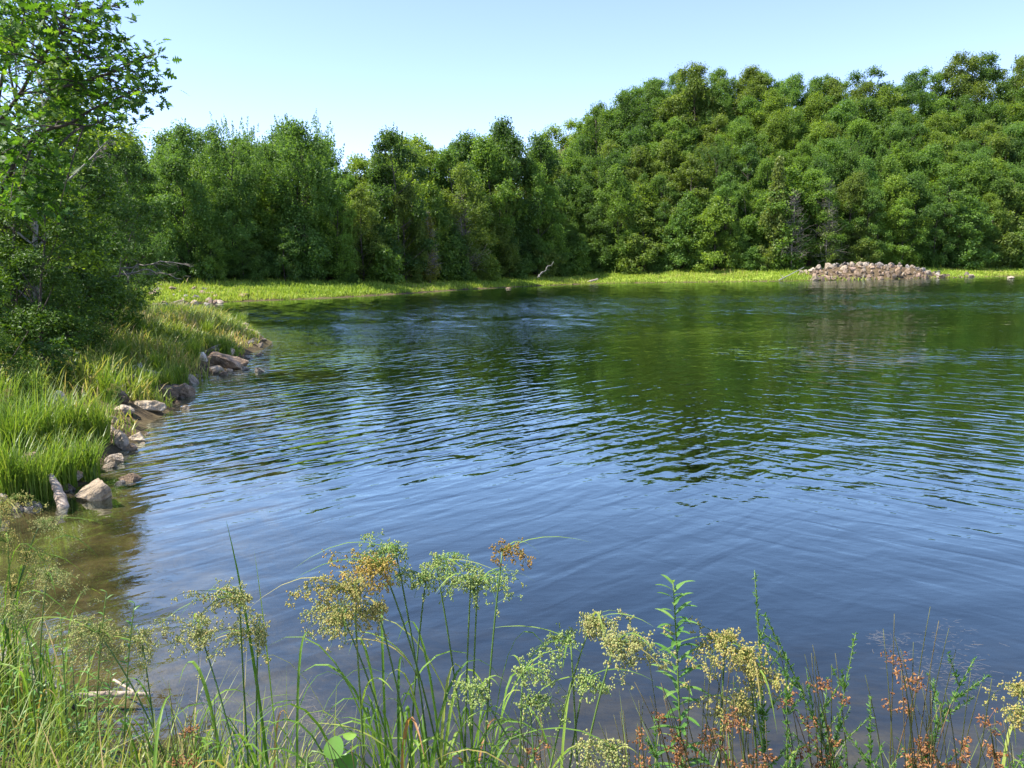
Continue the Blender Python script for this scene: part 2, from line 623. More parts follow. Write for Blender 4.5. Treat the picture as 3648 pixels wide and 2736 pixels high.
gm = mb.mesh('ground', ground_mat(), smooth=True)
cov = np.zeros((ny, nx, 4), np.float32)
_farY = sstep(45, 58, GY)
_w = wob(GX, GY, 0.5, 21)
cov[..., 0] = np.clip(sstep(0.3, 1.5, GD + .3 * _w) * _farY * (1 - sstep(9.5, 12.5, GD + 1.2 * _w)), 0, 1) * (pile_h(GX, GY) < 0.05)
cov[..., 1] = np.maximum(sstep(9, 12, GD + _w) * _farY, sstep(3.2, 5, GD + .5 * _w) * (GX < 0) * (GY > 7) * (1 - _farY))
cov[..., 2] = sstep(0.1, -0.35, GD + .1 * _w) * 1.0
ca = gm.attributes.new('cover', 'FLOAT_COLOR', 'POINT')
ca.data.foreach_set('color', cov.ravel())
tag(link_obj('ground', gm), kind='structure')


# ------------------------------------------------------------------ water
def water_mat():
    m, nt, N, L = new_mat('lake_water')
    geo = N.new('ShaderNodeNewGeometry')
    sepp = N.new('ShaderNodeSeparateXYZ')
    L.new(geo.outputs['Position'], sepp.inputs[0])

    def val(x):
        v = N.new('ShaderNodeValue')
        v.outputs[0].default_value = x
        return v.outputs[0]

    def math_(op, a, b=None, clamp=False):
        n = N.new('ShaderNodeMath')
        n.operation = op
        n.use_clamp = clamp
        for i, q in enumerate((a, b)):
            if q is None:
                continue
            if isinstance(q, (int, float)):
                n.inputs[i].default_value = q
            else:
                L.new(q, n.inputs[i])
        return n.outputs[0]

    def maprange(x, a, b, c, d, smooth=True):
        n = N.new('ShaderNodeMapRange')
        n.interpolation_type = 'SMOOTHSTEP' if smooth else 'LINEAR'
        for i, q in enumerate((x, a, b, c, d)):
            if isinstance(q, (int, float)):
                n.inputs[i].default_value = q
            else:
                L.new(q, n.inputs[i])
        return n.outputs[0]

    def noise(rot, sx, sy, detail=1.0, dist=0.0, rough=0.5, off=(0, 0, 0)):
        mp = N.new('ShaderNodeMapping')
        mp.vector_type = 'TEXTURE'
        mp.inputs['Rotation'].default_value = (0, 0, R(rot))
        mp.inputs['Scale'].default_value = (sx, sy, 1)
        mp.inputs['Location'].default_value = off
        L.new(geo.outputs['Position'], mp.inputs[0])
        n = N.new('ShaderNodeTexNoise')
        n.noise_dimensions = '2D'
        n.inputs['Scale'].default_value = 1.0
        n.inputs['Detail'].default_value = detail
        n.inputs['Roughness'].default_value = rough
        n.inputs['Distortion'].default_value = dist
        L.new(mp.outputs[0], n.inputs['Vector'])
        return math_('SUBTRACT', n.outputs[0], 0.5)
    X, Y = sepp.outputs[0], sepp.outputs[1]
    # two ripple trains that cross, one stronger on each side of the lake
    wa = noise(45, 0.85, 0.22, 1.6, 0.35, 0.45)
    wb = noise(-42, 0.8, 0.21, 1.6, 0.35, 0.45, off=(3, 7, 0))
    wc = noise(10, 0.9, 0.20, 1.5, 0.2, off=(9, 1, 0))
    chop = noise(6, 0.26, 0.11, 2.0, 0.2, 0.6)
    swell = noise(18, 2.6, 0.7, 1.0, 0.1, off=(1, 4, 0))
    side = maprange(math_('SUBTRACT', X, math_('MULTIPLY', Y, 0.14)), -1.5, 5.0, 0.0, 1.0)
    ma = math_('SUBTRACT', 1.15, side)
    mb_ = math_('ADD', 0.15, side)
    trains = math_('ADD', math_('MULTIPLY', wa, ma), math_('MULTIPLY', wb, mb_))
    trains = math_('ADD', trains, math_('MULTIPLY', wc, 0.2))
    patch = maprange(noise(15, 16, 5, 2.0, 0.5), -0.18, 0.2, 0.45, 1.3)
    near = maprange(Y, 4.0, 11.0, 0.16, 1.0)
    lee = maprange(math_('ADD', X, math_('MULTIPLY', Y, 0.30)), -3.6, -0.5, 0.25, 1.0)
    fade = maprange(Y, 16.0, 30.0, 1.0, 0.35)
    amp_t = math_('MULTIPLY', math_('MULTIPLY', near, math_('MULTIPLY', lee, fade)), math_('MULTIPLY', patch, 0.025))
    h = math_('MULTIPLY', trains, amp_t)
    wind = maprange(math_('SUBTRACT', Y, math_('MULTIPLY', X, 0.25)), 15.0, 38.0, 0.10, 1.0)
    calm = maprange(math_('SUBTRACT', Y, math_('MULTIPLY', X, 0.12)), 58.0, 84.0, 1.0, 0.5)
    patch2 = maprange(noise(8, 30, 8, 2.0, 0.6, off=(4, 9, 0)), -0.2, 0.2, 0.6, 1.25)
    amp_c = math_('MULTIPLY', math_('MULTIPLY', wind, calm), math_('MULTIPLY', patch2, 0.012))
    h = math_('ADD', h, math_('MULTIPLY', chop, amp_c))
    h = math_('ADD', h, math_('MULTIPLY', swell, 0.010))
    bp = N.new('ShaderNodeBump')
    bp.inputs['Strength'].default_value = 1.0
    bp.inputs['Distance'].default_value = 1.0
    if 'Filter Width' in bp.inputs:
        bp.inputs['Filter Width'].default_value = 0.01
    L.new(h, bp.inputs['Height'])
    fr = N.new('ShaderNodeFresnel')
    fr.inputs['IOR'].default_value = 1.40
    L.new(bp.outputs[0], fr.inputs['Normal'])
    gl = N.new('ShaderNodeBsdfGlossy')
    gl.inputs['Roughness'].default_value = 0.015
    gl.inputs['Color'].default_value = (.86, 1, .95, 1)
    L.new(bp.outputs[0], gl.inputs['Normal'])
    tr = N.new('ShaderNodeBsdfTransparent')
    tr.inputs[0].default_value = (.98, .98, .97, 1)
    ms = N.new('ShaderNodeMixShader')
    L.new(math_('MULTIPLY', fr.outputs[0], math_('SUBTRACT', 2.35, math_('MULTIPLY', fr.outputs[0], 1.6)), True), ms.inputs[0])
    L.new(tr.outputs[0], ms.inputs[1])
    L.new(gl.outputs[0], ms.inputs[2])
    va = N.new('ShaderNodeVolumeAbsorption')
    va.inputs['Color'].default_value = (.55, .53, .34, 1)
    va.inputs['Density'].default_value = 1.5
    o = N.new('ShaderNodeOutputMaterial')
    L.new(ms.outputs[0], o.inputs['Surface'])
    L.new(va.outputs[0], o.inputs['Volume'])
    return m


def waves(x, y):
    """wind waves on the open lake, metres; the sheltered water near the banks stays flat"""
    r = np.random.RandomState(17)
    z = 0
    n = 26
    for k in range(n):
        lam = r.uniform(.5, 1.05)
        a = R(90) + r.normal(.1, .75)
        kk = 2 * np.pi / lam
        z = z + np.sin((x * math.cos(a) + y * math.sin(a)) * kk + r.uniform(0, 6.28) + .6 * wob(x, y, .25, 400 + k)) / kk * math.sqrt(2.0 / n)
    gust = np.clip(1 + .10 * wob(x, y * .6, .14, 301) + .5 * wob(x * 1.6, y * .7, 1.9, 302), .25, 1.8)
    prof = sstep(22, 40, y - .22 * x) * (1 - .42 * sstep(58, 82, y - .12 * x))
    shore = sstep(.2, 2.5, -lake_dist(x, y))
    return z * gust * prof * shore * .060


sx = np.concatenate([[-20, -8, -3, -1.4, -.9], np.linspace(-.70, .70, 430), [.9, 1.4, 3, 8, 20]])
wy = np.concatenate([[-8, 4, 12, 18], np.arange(21, 60, .16), np.arange(60, 129, .21), [136, 150]])
WX = sx[None] * (wy[:, None] + 12)
WY = np.repeat(wy[:, None], len(sx), 1)
WZ = waves(WX, WY)
WZ[:, 0] = WZ[:, -1] = 0
WZ[0] = WZ[-1] = 0
nr_, nc_ = WX.shape
wm = MB()
ii = (np.arange(nr_ - 1)[:, None] * nc_ + np.arange(nc_ - 1)[None]).ravel()
Vt = np.stack([WX, WY, WZ], -1).reshape(-1, 3)
rim = np.concatenate([np.arange(nc_), np.arange(1, nr_) * nc_ + nc_ - 1, (nr_ - 1) * nc_ + np.arange(nc_ - 2, -1, -1), np.arange(nr_ - 2, 0, -1) * nc_])
Vb = Vt[rim] * [1, 1, 0] + [0, 0, -6.0]
k0 = len(Vt)
nb_ = len(rim)
j = np.arange(nb_)
wm.add(np.concatenate([Vt, Vb]), [np.stack([ii, ii + 1, ii + nc_ + 1, ii + nc_], -1),
                                  np.stack([rim[j], k0 + j, k0 + (j + 1) % nb_, rim[(j + 1) % nb_]], -1),
                                  np.array([k0 + j[::-1]])])
wmesh = wm.mesh('water', water_mat(), smooth=True)
_sm = np.ones(len(wmesh.polygons), bool)
_sm[-(nb_ + 1):] = False
wmesh.polygons.foreach_set('use_smooth', _sm)
_ek = np.zeros(len(wmesh.edges) * 2, np.int32)
wmesh.edges.foreach_get('vertices', _ek)
_on = np.zeros(len(wmesh.vertices), bool)
_on[rim] = True
wmesh.attributes.new('sharp_edge', 'BOOLEAN', 'EDGE').data.foreach_set('value', _on[_ek.reshape(-1, 2)].all(1))
tag(link_obj('water', wmesh), kind='structure')


# ------------------------------------------------------------------ trees
def make_crown(rs, H, base, rad, profile, nclump, per, leaf, clump=(0.9, 1.5), flat=0.72, tmpl=LEAF_TUFT, bark='bark', mat='crown', trunk_r=0.16,
               sprigs=0, up=0.5, lean=0.0, limbs=True, core=0.0):
    """returns (trunk mesh, crown mesh) of a tree H metres tall standing at the origin"""
    tb, cb = MB(), MB()
    ph = rs.uniform(0, 6.28, 2)
    zz = np.linspace(0, H * 0.9, 9)
    tr = np.stack([0.18 * np.sin(zz / H * 5 + ph[0]) * zz / H * 2 + lean * zz, 0.18 * np.cos(zz / H * 4 + ph[1]) * zz / H * 2, zz], -1)
    tube(tb, tr, trunk_r * (1 - 0.86 * (zz / H)) * np.where(zz == 0, 1.5, 1), 7)

    def axis_at(z):
        return np.array([np.interp(z, zz, tr[:, 0]), np.interp(z, zz, tr[:, 1]), z])
    t = (np.arange(nclump) + rs.uniform(0, 1, nclump)) / nclump
    az = rs.uniform(0, 6.28, nclump)
    az = (np.arange(nclump) * 2.39996 + rs.normal(0, .5, nclump))
    lob = 1 + 0.22 * np.sin(az * 2 + ph[0]) + 0.14 * np.sin(az * 3 + ph[1])
    for k in range(nclump):
        z = H * (base + (1 - base) * t[k] * 0.97)
        rr = rad * profile(t[k]) * lob[k]
        rho = rr * (rs.uniform(core, 1) ** 0.55)
        a = axis_at(min(z, H * .9))
        cen = a + np.array([math.cos(az[k]) * rho, math.sin(az[k]) * rho, 0])
        cen[2] = z - 0.5 * rho / max(rad, .1) * rs.uniform(0, 1)
        cr = rs.uniform(*clump) * (0.75 + 0.4 * profile(t[k]))
        if limbs and rho > 0.5:
            z0 = max(H * base * 0.75, cen[2] - rho * rs.uniform(0.5, 1.0))
            s = axis_at(z0)
            mid = (s + cen) / 2 + np.array([0, 0, -0.12 * rho])
            tube(tb, bezier(s, mid, cen, 4), np.linspace(0.05 + .02 * trunk_r / .16, 0.015, 4) * trunk_r / .16 * .8, 4, cap=False)
        n = int(per * rs.uniform(.7, 1.3) * (cr / np.mean(clump)) ** 2)
        d = norm(rs.normal(0, 1, (n, 3)) + np.array([0, 0, .35]))
        rr_ = rs.uniform(0.45, 1.0, n) ** 0.6
        rag = 1 + 0.30 * np.sin(d[:, 0] * 5 + ph[0] + k) * np.sin(d[:, 1] * 5 + k * 2) * 1.0
        P = cen + d * (cr * rr_ * rag)[:, None] * np.array([1, 1, flat])
        nr = norm(d * 0.7 + np.array([0, 0, up]) + rs.normal(0, .45, (n, 3)))
        rv = np.clip(rs.normal(0.45, .22, n), 0, 1)
        scatter(cb, tmpl[0], tmpl[1], P, frames(nr, rs.uniform(0, 6.28, n)), leaf * rs.uniform(.6, 1.35, n), rv)
    for k in range(sprigs):                       # upright feathery shoots on the outside of the crown
        tt = rs.uniform(0.35, 1.0)
        a_ = rs.uniform(0, 6.28)
        z = H * (base + (1 - base) * tt) * 0.97
        rho = rad * profile(tt) * rs.uniform(.5, 1.05)
        p = axis_at(min(z, H * .9)) + np.array([math.cos(a_) * rho, math.sin(a_) * rho, 0])
        p[2] = z
        ln = rs.uniform(.9, 1.9)
        n = int(22 * ln)
        s_ = rs.uniform(0, 1, n)
        P = p + np.stack([rs.normal(0, .10, n) * (1.2 - s_) + .25 * math.cos(a_) * s_, rs.normal(0, .10, n) * (1.2 - s_) + .25 * math.sin(a_) * s_, s_ * ln], -1)
        nr = norm(rs.normal(0, 1, (n, 3)) + np.array([0, 0, .3]))
        scatter(cb, tmpl[0], tmpl[1], P, frames(nr, rs.uniform(0, 6.28, n)), leaf * .75 * rs.uniform(.6, 1.2, n), np.clip(rs.normal(.6, .2, n), 0, 1))
    return tb.mesh('trunk', M[bark], True), cb.mesh('crown', M[mat])


round_top = lambda t: math.sqrt(max(0.0, 1 - (1.35 * t - 0.38) ** 2)) if t < 0.98 else 0.15
dome = lambda t: max(0.12, math.sqrt(max(0, 1 - t ** 2.2)))
egg = lambda t: max(0.1, math.sin(math.pi * min(1, 0.12 + t * 0.88)) ** 0.7)
cone = lambda t: max(0.06, (1 - t) ** 0.8)
vase = lambda t: max(0.25, 0.45 + 0.65 * t - 0.75 * max(0, t - .75) * 2.4)



def make_lobed(rs, H, base, rad, profile, nlobe, lobe_r, ncl, per, leaf, clump=(.5, .95), tmpl=LEAF_TUFT, trunk_r=.17, mat='crown', bark='bark', flat=.95, up=.5, sprigs=0):
    """a broadleaf crown of several domes, each dome made of leaf clumps; returns (trunk mesh, crown mesh)"""
    tb, cb = MB(), MB()
    ph = rs.uniform(0, 6.28, 2)
    zz = np.linspace(0, H * .86, 9)
    tr = np.stack([.3 * np.sin(zz / H * 5 + ph[0]) * zz / H * 2, .3 * np.cos(zz / H * 4 + ph[1]) * zz / H * 2, zz], -1)
    tube(tb, tr, trunk_r * (1 - .86 * zz / H) * np.where(zz == 0, 1.5, 1), 7)

    def axis_at(z):
        return np.array([np.interp(z, zz, tr[:, 0]), np.interp(z, zz, tr[:, 1]), z])
    for k in range(nlobe):
        t = (k + rs.uniform(.1, .9)) / nlobe
        lr = rs.uniform(*lobe_r) * (1 - .35 * t)
        z = H * (base + (1 - base) * t) - lr * flat * (.25 + .75 * t)
        a = k * 2.39996 + rs.normal(0, .5)
        rho = max(0, rad * profile(t) - lr * .6) * rs.uniform(.55, 1.1)
        lc = axis_at(min(max(z, 0), H * .86)) + np.array([math.cos(a) * rho, math.sin(a) * rho, 0])
        lc[2] = z
        s0 = axis_at(max(H * base * .6, z - rho * rs.uniform(.5, 1.1) - .4))
        tube(tb, bezier(s0, (s0 + lc) / 2 + [0, 0, -.1 * rho], lc, 5), np.linspace(.075, .03, 5) * trunk_r / .17, 5, cap=False)
        sq = rs.uniform(.75, 1.25, 3) * [1, 1, flat]
        for j in range(int(ncl * (lr / np.mean(lobe_r)) ** 1.6)):
            d = norm(rs.normal(0, 1, 3) + [.25 * math.cos(a), .25 * math.sin(a), .35])
            cc = lc + d * lr * sq * rs.uniform(.35, 1.12)
            cr = rs.uniform(*clump)
            if j % 2 == 0:
                tube(tb, np.array([lc, (lc + cc) / 2 + [0, 0, -.1], cc]), np.array([.03, .02, .01]) * trunk_r / .17, 3, cap=False)
            n = int(per * rs.uniform(.6, 1.3) * (cr / np.mean(clump)) ** 2)
            e = norm(rs.normal(0, 1, (n, 3)) + [0, 0, .3])
            P = cc + e * (cr * rs.uniform(.05, 1.5, n) ** .9)[:, None] * [1.15, 1.15, .9] + rs.normal(0, .12 * cr, (n, 3))
            nr = norm(e * .35 + d * .25 + np.array([0, 0, up * .9]) + rs.normal(0, .6, (n, 3)))
            rv = np.clip(rs.normal(rs.normal(.45, .08), .2, n), 0, 1)
            scatter(cb, tmpl[0], tmpl[1], P, frames(nr, rs.uniform(0, 6.28, n)), leaf * rs.uniform(.55, 1.35, n), rv)
    for k in range(sprigs):
        tt = rs.uniform(.3, 1.0)
        a_ = rs.uniform(0, 6.28)
        z = H * (base + (1 - base) * tt) * .96
        rho = rad * profile(tt) * rs.uniform(.4, 1.05)
        p = axis_at(min(z, H * .86)) + np.array([math.cos(a_) * rho, math.sin(a_) * rho, 0])
        p[2] = z
        ln = rs.uniform(.9, 2.0)
        n = int(24 * ln)
        s_ = rs.uniform(0, 1, n)
        P = p + np.stack([rs.normal(0, .13, n) * (1.2 - s_) + .3 * math.cos(a_) * s_, rs.normal(0, .13, n) * (1.2 - s_) + .3 * math.sin(a_) * s_, s_ * ln], -1)
        scatter(cb, tmpl[0], tmpl[1], P, frames(norm(rs.normal(0, 1, (n, 3)) + [0, 0, .3]), rs.uniform(0, 6.28, n)), leaf * .8 * rs.uniform(.6, 1.2, n), np.clip(rs.normal(.6, .2, n), 0, 1))
    return tb.mesh('trunk', M[bark], True), cb.mesh('crown', M[mat])


rs = np.random.RandomState(101)
PROTO = {}
# far trees: tufts of leaves about 0.3 m across, all crowns 20 m tall at scale 1
PROTO['oak_a'] = make_lobed(rs, 20, .12, 5.8, round_top, 17, (1.5, 3.0), 19, 125, .27, (.4, 1.1), flat=1.05, sprigs=45)
PROTO['oak_b'] = make_lobed(rs, 20, .16, 6.4, dome, 16, (1.6, 3.3), 20, 125, .28, (.4, 1.15), flat=.95, sprigs=30)
PROTO['oak_c'] = make_lobed(rs, 20, .08, 5.2, egg, 17, (1.3, 2.8), 18, 125, .26, (.4, 1.05), flat=1.1, sprigs=50)
PROTO['maple_a'] = make_lobed(rs, 20, .05, 4.5, egg, 20, (1.0, 2.4), 17, 115, .25, (.35, .95), flat=1.2, sprigs=70)
PROTO['maple_b'] = make_lobed(rs, 20, .06, 5.2, dome, 20, (1.1, 2.7), 17, 115, .25, (.35, 1.0), flat=.8, sprigs=60)
PROTO['ash'] = make_lobed(rs, 20, .08, 4.8, vase, 17, (1.2, 2.4), 16, 110, .24, (.4, .95), flat=1.3, sprigs=330, up=.2)
PROTO['thin'] = make_lobed(rs, 20, .05, 4.6, egg, 20, (1.0, 2.2), 11, 85, .30, (.45, .95), flat=.8, trunk_r=.13)
PROTO['bushy'] = make_lobed(rs, 10, .02, 3.4, dome, 17, (.8, 1.7), 13, 90, .25, (.3, .7), trunk_r=.10)
PROTO['cedar'] = make_crown(rs, 12, .06, 2.2, cone, 90, 110, .26, (0.5, .9), flat=.9, up=.1, trunk_r=.12)
# understorey: 4 m tall at scale 1
PROTO['shrub_a'] = make_crown(rs, 4, .04, 2.0, dome, 42, 95, .24, (.45, .8), trunk_r=.06, mat='crown')
PROTO['shrub_b'] = make_crown(rs, 4, .05, 1.5, egg, 40, 85, .22, (.4, .75), trunk_r=.05, mat='crown')
# trees of the near wood: single leaves
PROTO['near_a'] = make_lobed(rs, 10, .06, 2.7, egg, 22, (.6, 1.25), 14, 72, .15, (.2, .45), tmpl=LEAF_OVAL, trunk_r=.10, mat='shrub_leaf', flat=.8, up=.6)
PROTO['near_b'] = make_lobed(rs, 10, .12, 2.4, dome, 20, (.6, 1.2), 14, 70, .145, (.2, .42), tmpl=LEAF_OVAL, trunk_r=.09, mat='shrub_leaf', flat=.7, up=.6)
PROTO['near_birch'] = make_lobed(rs, 10, .25, 2.0, egg, 18, (.45, 1.0), 11, 50, .105, (.2, .42), tmpl=LEAF_OVAL, trunk_r=.075, mat='shrub_leaf', bark='pale_bark', flat=.7, up=.4)
PROTO['near_shrub_a'] = make_lobed(rs, 3, .03, 1.5, dome, 16, (.3, .65), 11, 48, .105, (.12, .28), tmpl=LEAF_OVAL, trunk_r=.04, mat='shrub_leaf', flat=.8, up=.7)
PROTO['near_shrub_b'] = make_lobed(rs, 3, .03, 1.3, egg, 16, (.3, .6), 11, 46, .13, (.12, .28), tmpl=LEAF_LANCE, trunk_r=.035, mat='shrub_leaf', flat=.8, up=.6)
PH = {}
for _k, (_tm, _cm) in PROTO.items():
    _co = np.zeros(len(_cm.vertices) * 3, np.float32)
    _cm.vertices.foreach_get('co', _co)
    PH[_k] = float(np.percentile(_co[2::3], 99.7))


def put_tree(name, kind, x, y, h, label, cat='tree', group=None, color=(1, 1, 1), wide=1.0, rz=None):
    s = h / PH[kind]
    o = empty(name, (x, y, tz(x, y) - 0.05), random.uniform(0, 6.28) if rz is None else rz, (s * wide, s * wide, s))
    tm, cm = PROTO[kind]
    col = (*color, 1)
    link_obj('trunk', tm, o, col)
    link_obj('crown', cm, o, col)
    tag(o, label, cat, group)
    return o


SKY = np.array([(200, 470), (480, 435), (630, 435), (680, 480), (810, 432), (925, 480), (1000, 440), (1060, 428), (1140, 478), (1190, 530), (1240, 545),
                (1300, 520), (1390, 462), (1530, 480), (1650, 440), (1800, 426), (1865, 495), (1900, 480), (2060, 405), (2210, 338), (2374, 250),
                (2560, 228), (2700, 248), (2790, 265), (2900, 245), (3074, 250), (3170, 268), (3235, 262), (3285, 208), (3375, 190), (3604, 160), (3800, 150)], float)
SHORE_V = np.array([(300, 1095), (520, 1090), (824, 1076), (1155, 1064), (1650, 1032), (2144, 1010), (2800, 1003), (3130, 996), (3648, 983), (3900, 975)], float)


def skyline(u):
    return float(np.interp(u, SKY[:, 0], SKY[:, 1]))


def shore_Y(u):
    """distance at which the line of sight over pixel column u reaches the far bank"""
    d = lens_ray(u, 960 + (u - 1824) * -0.0175)
    ys = np.linspace(45, 160, 400)
    dd = lake_dist(d[0] / d[1] * ys, ys)
    k = np.where((dd[:-1] < 0) & (dd[1:] >= 0))[0]
    return float(ys[k[-1] + 1]) if len(k) else 62.0


GREENS = {'dark': (.58, .72, .80), 'mid': (.80, .93, .95), 'bright': (1.02, 1.12, .95), 'yellow': (1.2, 1.17, .9), 'blue': (.86, 1.02, 1.1), 'olive': (1.05, .98, .95)}


def zone(u):
    if u < 760:
        return 'left'
    if u < 1260:
        return 'gap'
    if u < 1950:
        return 'mid'
    if u < 2750:
        return 'hill'
    return 'pile'


ZONE_TXT = {'left': 'above the far rubble', 'gap': 'left of the skyline dip', 'mid': 'behind the widest meadow',
            'hill': 'on the steep hill shoulder', 'pile': 'above the rock pile'}
ROW_TXT = {0: 'small lakeside tree', 1: 'front rank tree', 2: 'second rank tree', 3: 'half hidden third rank tree', 4: 'middle slope tree',
           5: 'upper slope tree', 6: 'skyline tree', 7: 'farthest crown'}
KIND_TXT = {'bushy': 'bushy', 'oak_a': 'lumpy', 'oak_b': 'broad domed', 'oak_c': 'oval', 'maple_a': 'slim dense', 'maple_b': 'layered', 'ash': 'feathery', 'thin': 'thin'}
COL_TXT = {'dark': 'dark green', 'mid': 'plain green', 'bright': 'light green', 'yellow': 'yellow green', 'blue': 'blue green', 'olive': 'olive green'}
rnd = random.Random(11)
tree_no = 0


def row(r, d0, d1, step, fr, kinds, hmin, hmax, names=('oak_tree', 'maple_tree')):
    """one rank of the wood: tree tops reach the fraction fr of the way from the bank to the skyline"""
    global tree_no
    u = 240 + rnd.uniform(0, step)
    while u < 3780:
        uu = u + rnd.uniform(-.25, .25) * step
        u += step * rnd.uniform(.8, 1.2)
        z = zone(uu)
        f = fr(uu)
        if f is None:
            continue
        Y = shore_Y(uu) + rnd.uniform(d0, d1)
        vt = skyline(uu)
        vb = float(np.interp(uu, SHORE_V[:, 0], SHORE_V[:, 1])) - 25
        v = vb + (vt - vb) * f + rnd.uniform(-14, 22)
        p = at(uu, v, Y)
        g = tz(p[0], Y)
        h = p[2] - g
        if h < hmin:
            continue
        h = min(h, hmax)
        k = rnd.choice(kinds)
        if z in ('gap', 'left'):
            cname = rnd.choice(['dark', 'mid', 'mid', 'blue', 'bright'])
        elif z == 'mid':
            cname = rnd.choice(['dark', 'mid', 'bright', 'yellow', 'olive'])
        else:
            cname = rnd.choice(['mid', 'mid', 'bright', 'olive', 'yellow', 'blue', 'dark'])
        b = rnd.uniform(.95, 1.25)
        col = tuple(c * b for c in GREENS[cname])
        nm = 'ash_tree' if k == 'ash' else ('maple_tree' if k.startswith('maple') else ('young_tree' if k in ('thin', 'bushy') else 'oak_tree'))
        put_tree(nm, k, p[0], Y, h, '%s %s %s %s' % (KIND_TXT[k], COL_TXT[cname], ROW_TXT[r], ZONE_TXT[z]), 'tree', 'trees of the wood ' + ZONE_TXT[z], col,
                 wide=rnd.uniform(.85, 1.25) * (1.0 if z in ('gap', 'left', 'mid') else 1.08))
        tree_no += 1


right = lambda u: u > 1950
left_only = lambda f: (lambda u: None if right(u) else f(u))
right_only = lambda f: (lambda u: f(u) if right(u) else None)
rj = rnd.random
row(0, 9.5, 11.5, 95, lambda u: (.18 + .24 * rj()) if not 1100 < u < 1560 else (.2 if rj() < .3 else None), ['bushy', 'bushy', 'thin'], 2.5, 11)
row(1, 11.5, 15, 115, left_only(lambda u: .58 + .30 * rj()), ['maple_a', 'maple_b', 'thin', 'oak_c'], 6, 19)
row(2, 16, 21, 125, left_only(lambda u: .84 + .12 * rj()), ['oak_a', 'maple_a', 'oak_c', 'maple_b', 'ash'], 8, 22)
row(3, 24, 31, 130, left_only(lambda u: .96), ['oak_a', 'oak_b', 'oak_c', 'maple_b'], 8, 23)
row(4, 34, 42, 130, left_only(lambda u: .9 if u > 1400 or u < 1100 else .8), ['oak_a', 'oak_b', 'oak_c'], 8, 26)
row(1, 11, 14, 90, right_only(lambda u: .34 + .22 * rj()), ['maple_a', 'maple_b', 'thin', 'oak_c', 'bushy'], 5, 14)
row(2, 15.5, 19, 90, right_only(lambda u: .50 + .16 * rj()), ['maple_a', 'maple_b', 'oak_c', 'ash', 'thin'], 6, 15)
row(3, 21, 25, 90, right_only(lambda u: .62 + .12 * rj()), ['oak_a', 'oak_c', 'maple_b', 'maple_a', 'ash'], 6, 15)
row(4, 28, 33, 90, right_only(lambda u: .74 + .10 * rj()), ['oak_a', 'oak_b', 'oak_c', 'maple_b', 'oak_b'], 6, 15)
row(5, 36, 41, 90, right_only(lambda u: .85 + .09 * rj()), ['oak_a', 'oak_b', 'oak_c'], 6, 16)
row(6, 44, 50, 88, right_only(lambda u: .965 + .03 * rj()), ['oak_a', 'oak_b', 'oak_c'], 6, 17)
row(7, 54, 66, 85, right_only(lambda u: .97 + .02 * rj()), ['oak_a', 'oak_b'], 5, 22)


def special_tree(name, kind, u, vtop, dd, label, color, wide=1.0):
    Y = shore_Y(u) + dd
    p = at(u, vtop, Y)
    return put_tree(name, kind, p[0], Y, p[2] - tz(p[0], Y), label, 'tree', None, GREENS[color] if isinstance(color, str) else color, wide)


special_tree('ash_tree', 'ash', 1062, 425, 13, 'tall pale feathery tree with upright shoots left of the dip in the skyline', 'blue', 1.1)
special_tree('maple_tree', 'maple_b', 1400, 465, 13, 'tall dark dense tree standing just right of the dip in the skyline', 'dark', 1.0)
special_tree('oak_tree', 'oak_b', 1795, 428, 20, 'dark round topped tree in the skyline before the hill rises', 'dark', .8)
special_tree('ash_tree', 'ash', 815, 434, 14, 'pale feathery tree in the skyline beside the bare twigs of the near wood', 'blue', .9)
special_tree('maple_tree', 'maple_b', 640, 445, 12, 'blue green tree at the narrow end of the far shore', 'blue', .9)
special_tree('maple_tree', 'maple_a', 2200, 590, 10.5, 'bright green full tree leaning over the far meadow below the hill shoulder', 'bright', 1.1)
special_tree('oak_tree', 'oak_b', 2480, 232, 38, 'broad olive oak crown that forms the first summit of the hill skyline', 'olive', 1.1)
special_tree('maple_tree', 'maple_b', 2600, 740, 9.5, 'layered light green tree low on the shore left of the grey dead trees', 'bright', .9)
special_tree('oak_tree', 'oak_b', 2225, 330, 40, 'rounded green crown where the skyline climbs to the first hill summit', 'mid', .9)
special_tree('oak_tree', 'oak_a', 2130, 378, 38, 'green crown at the foot of the climbing skyline', 'bright', .9)
special_tree('oak_tree', 'oak_c', 2310, 285, 42, 'green crown just below the first hill summit', 'mid', .9)
special_tree('cedar_tree', 'cedar', 1520, 760, 10, 'slim brownish cedar standing before the dark wood', (1.6, 1.1, 1.0), .8)
special_tree('cedar_tree', 'cedar', 2770, 560, 10, 'tall ragged grey green cedar left of the rock pile', (1.3, 1.1, 1.2), .75)

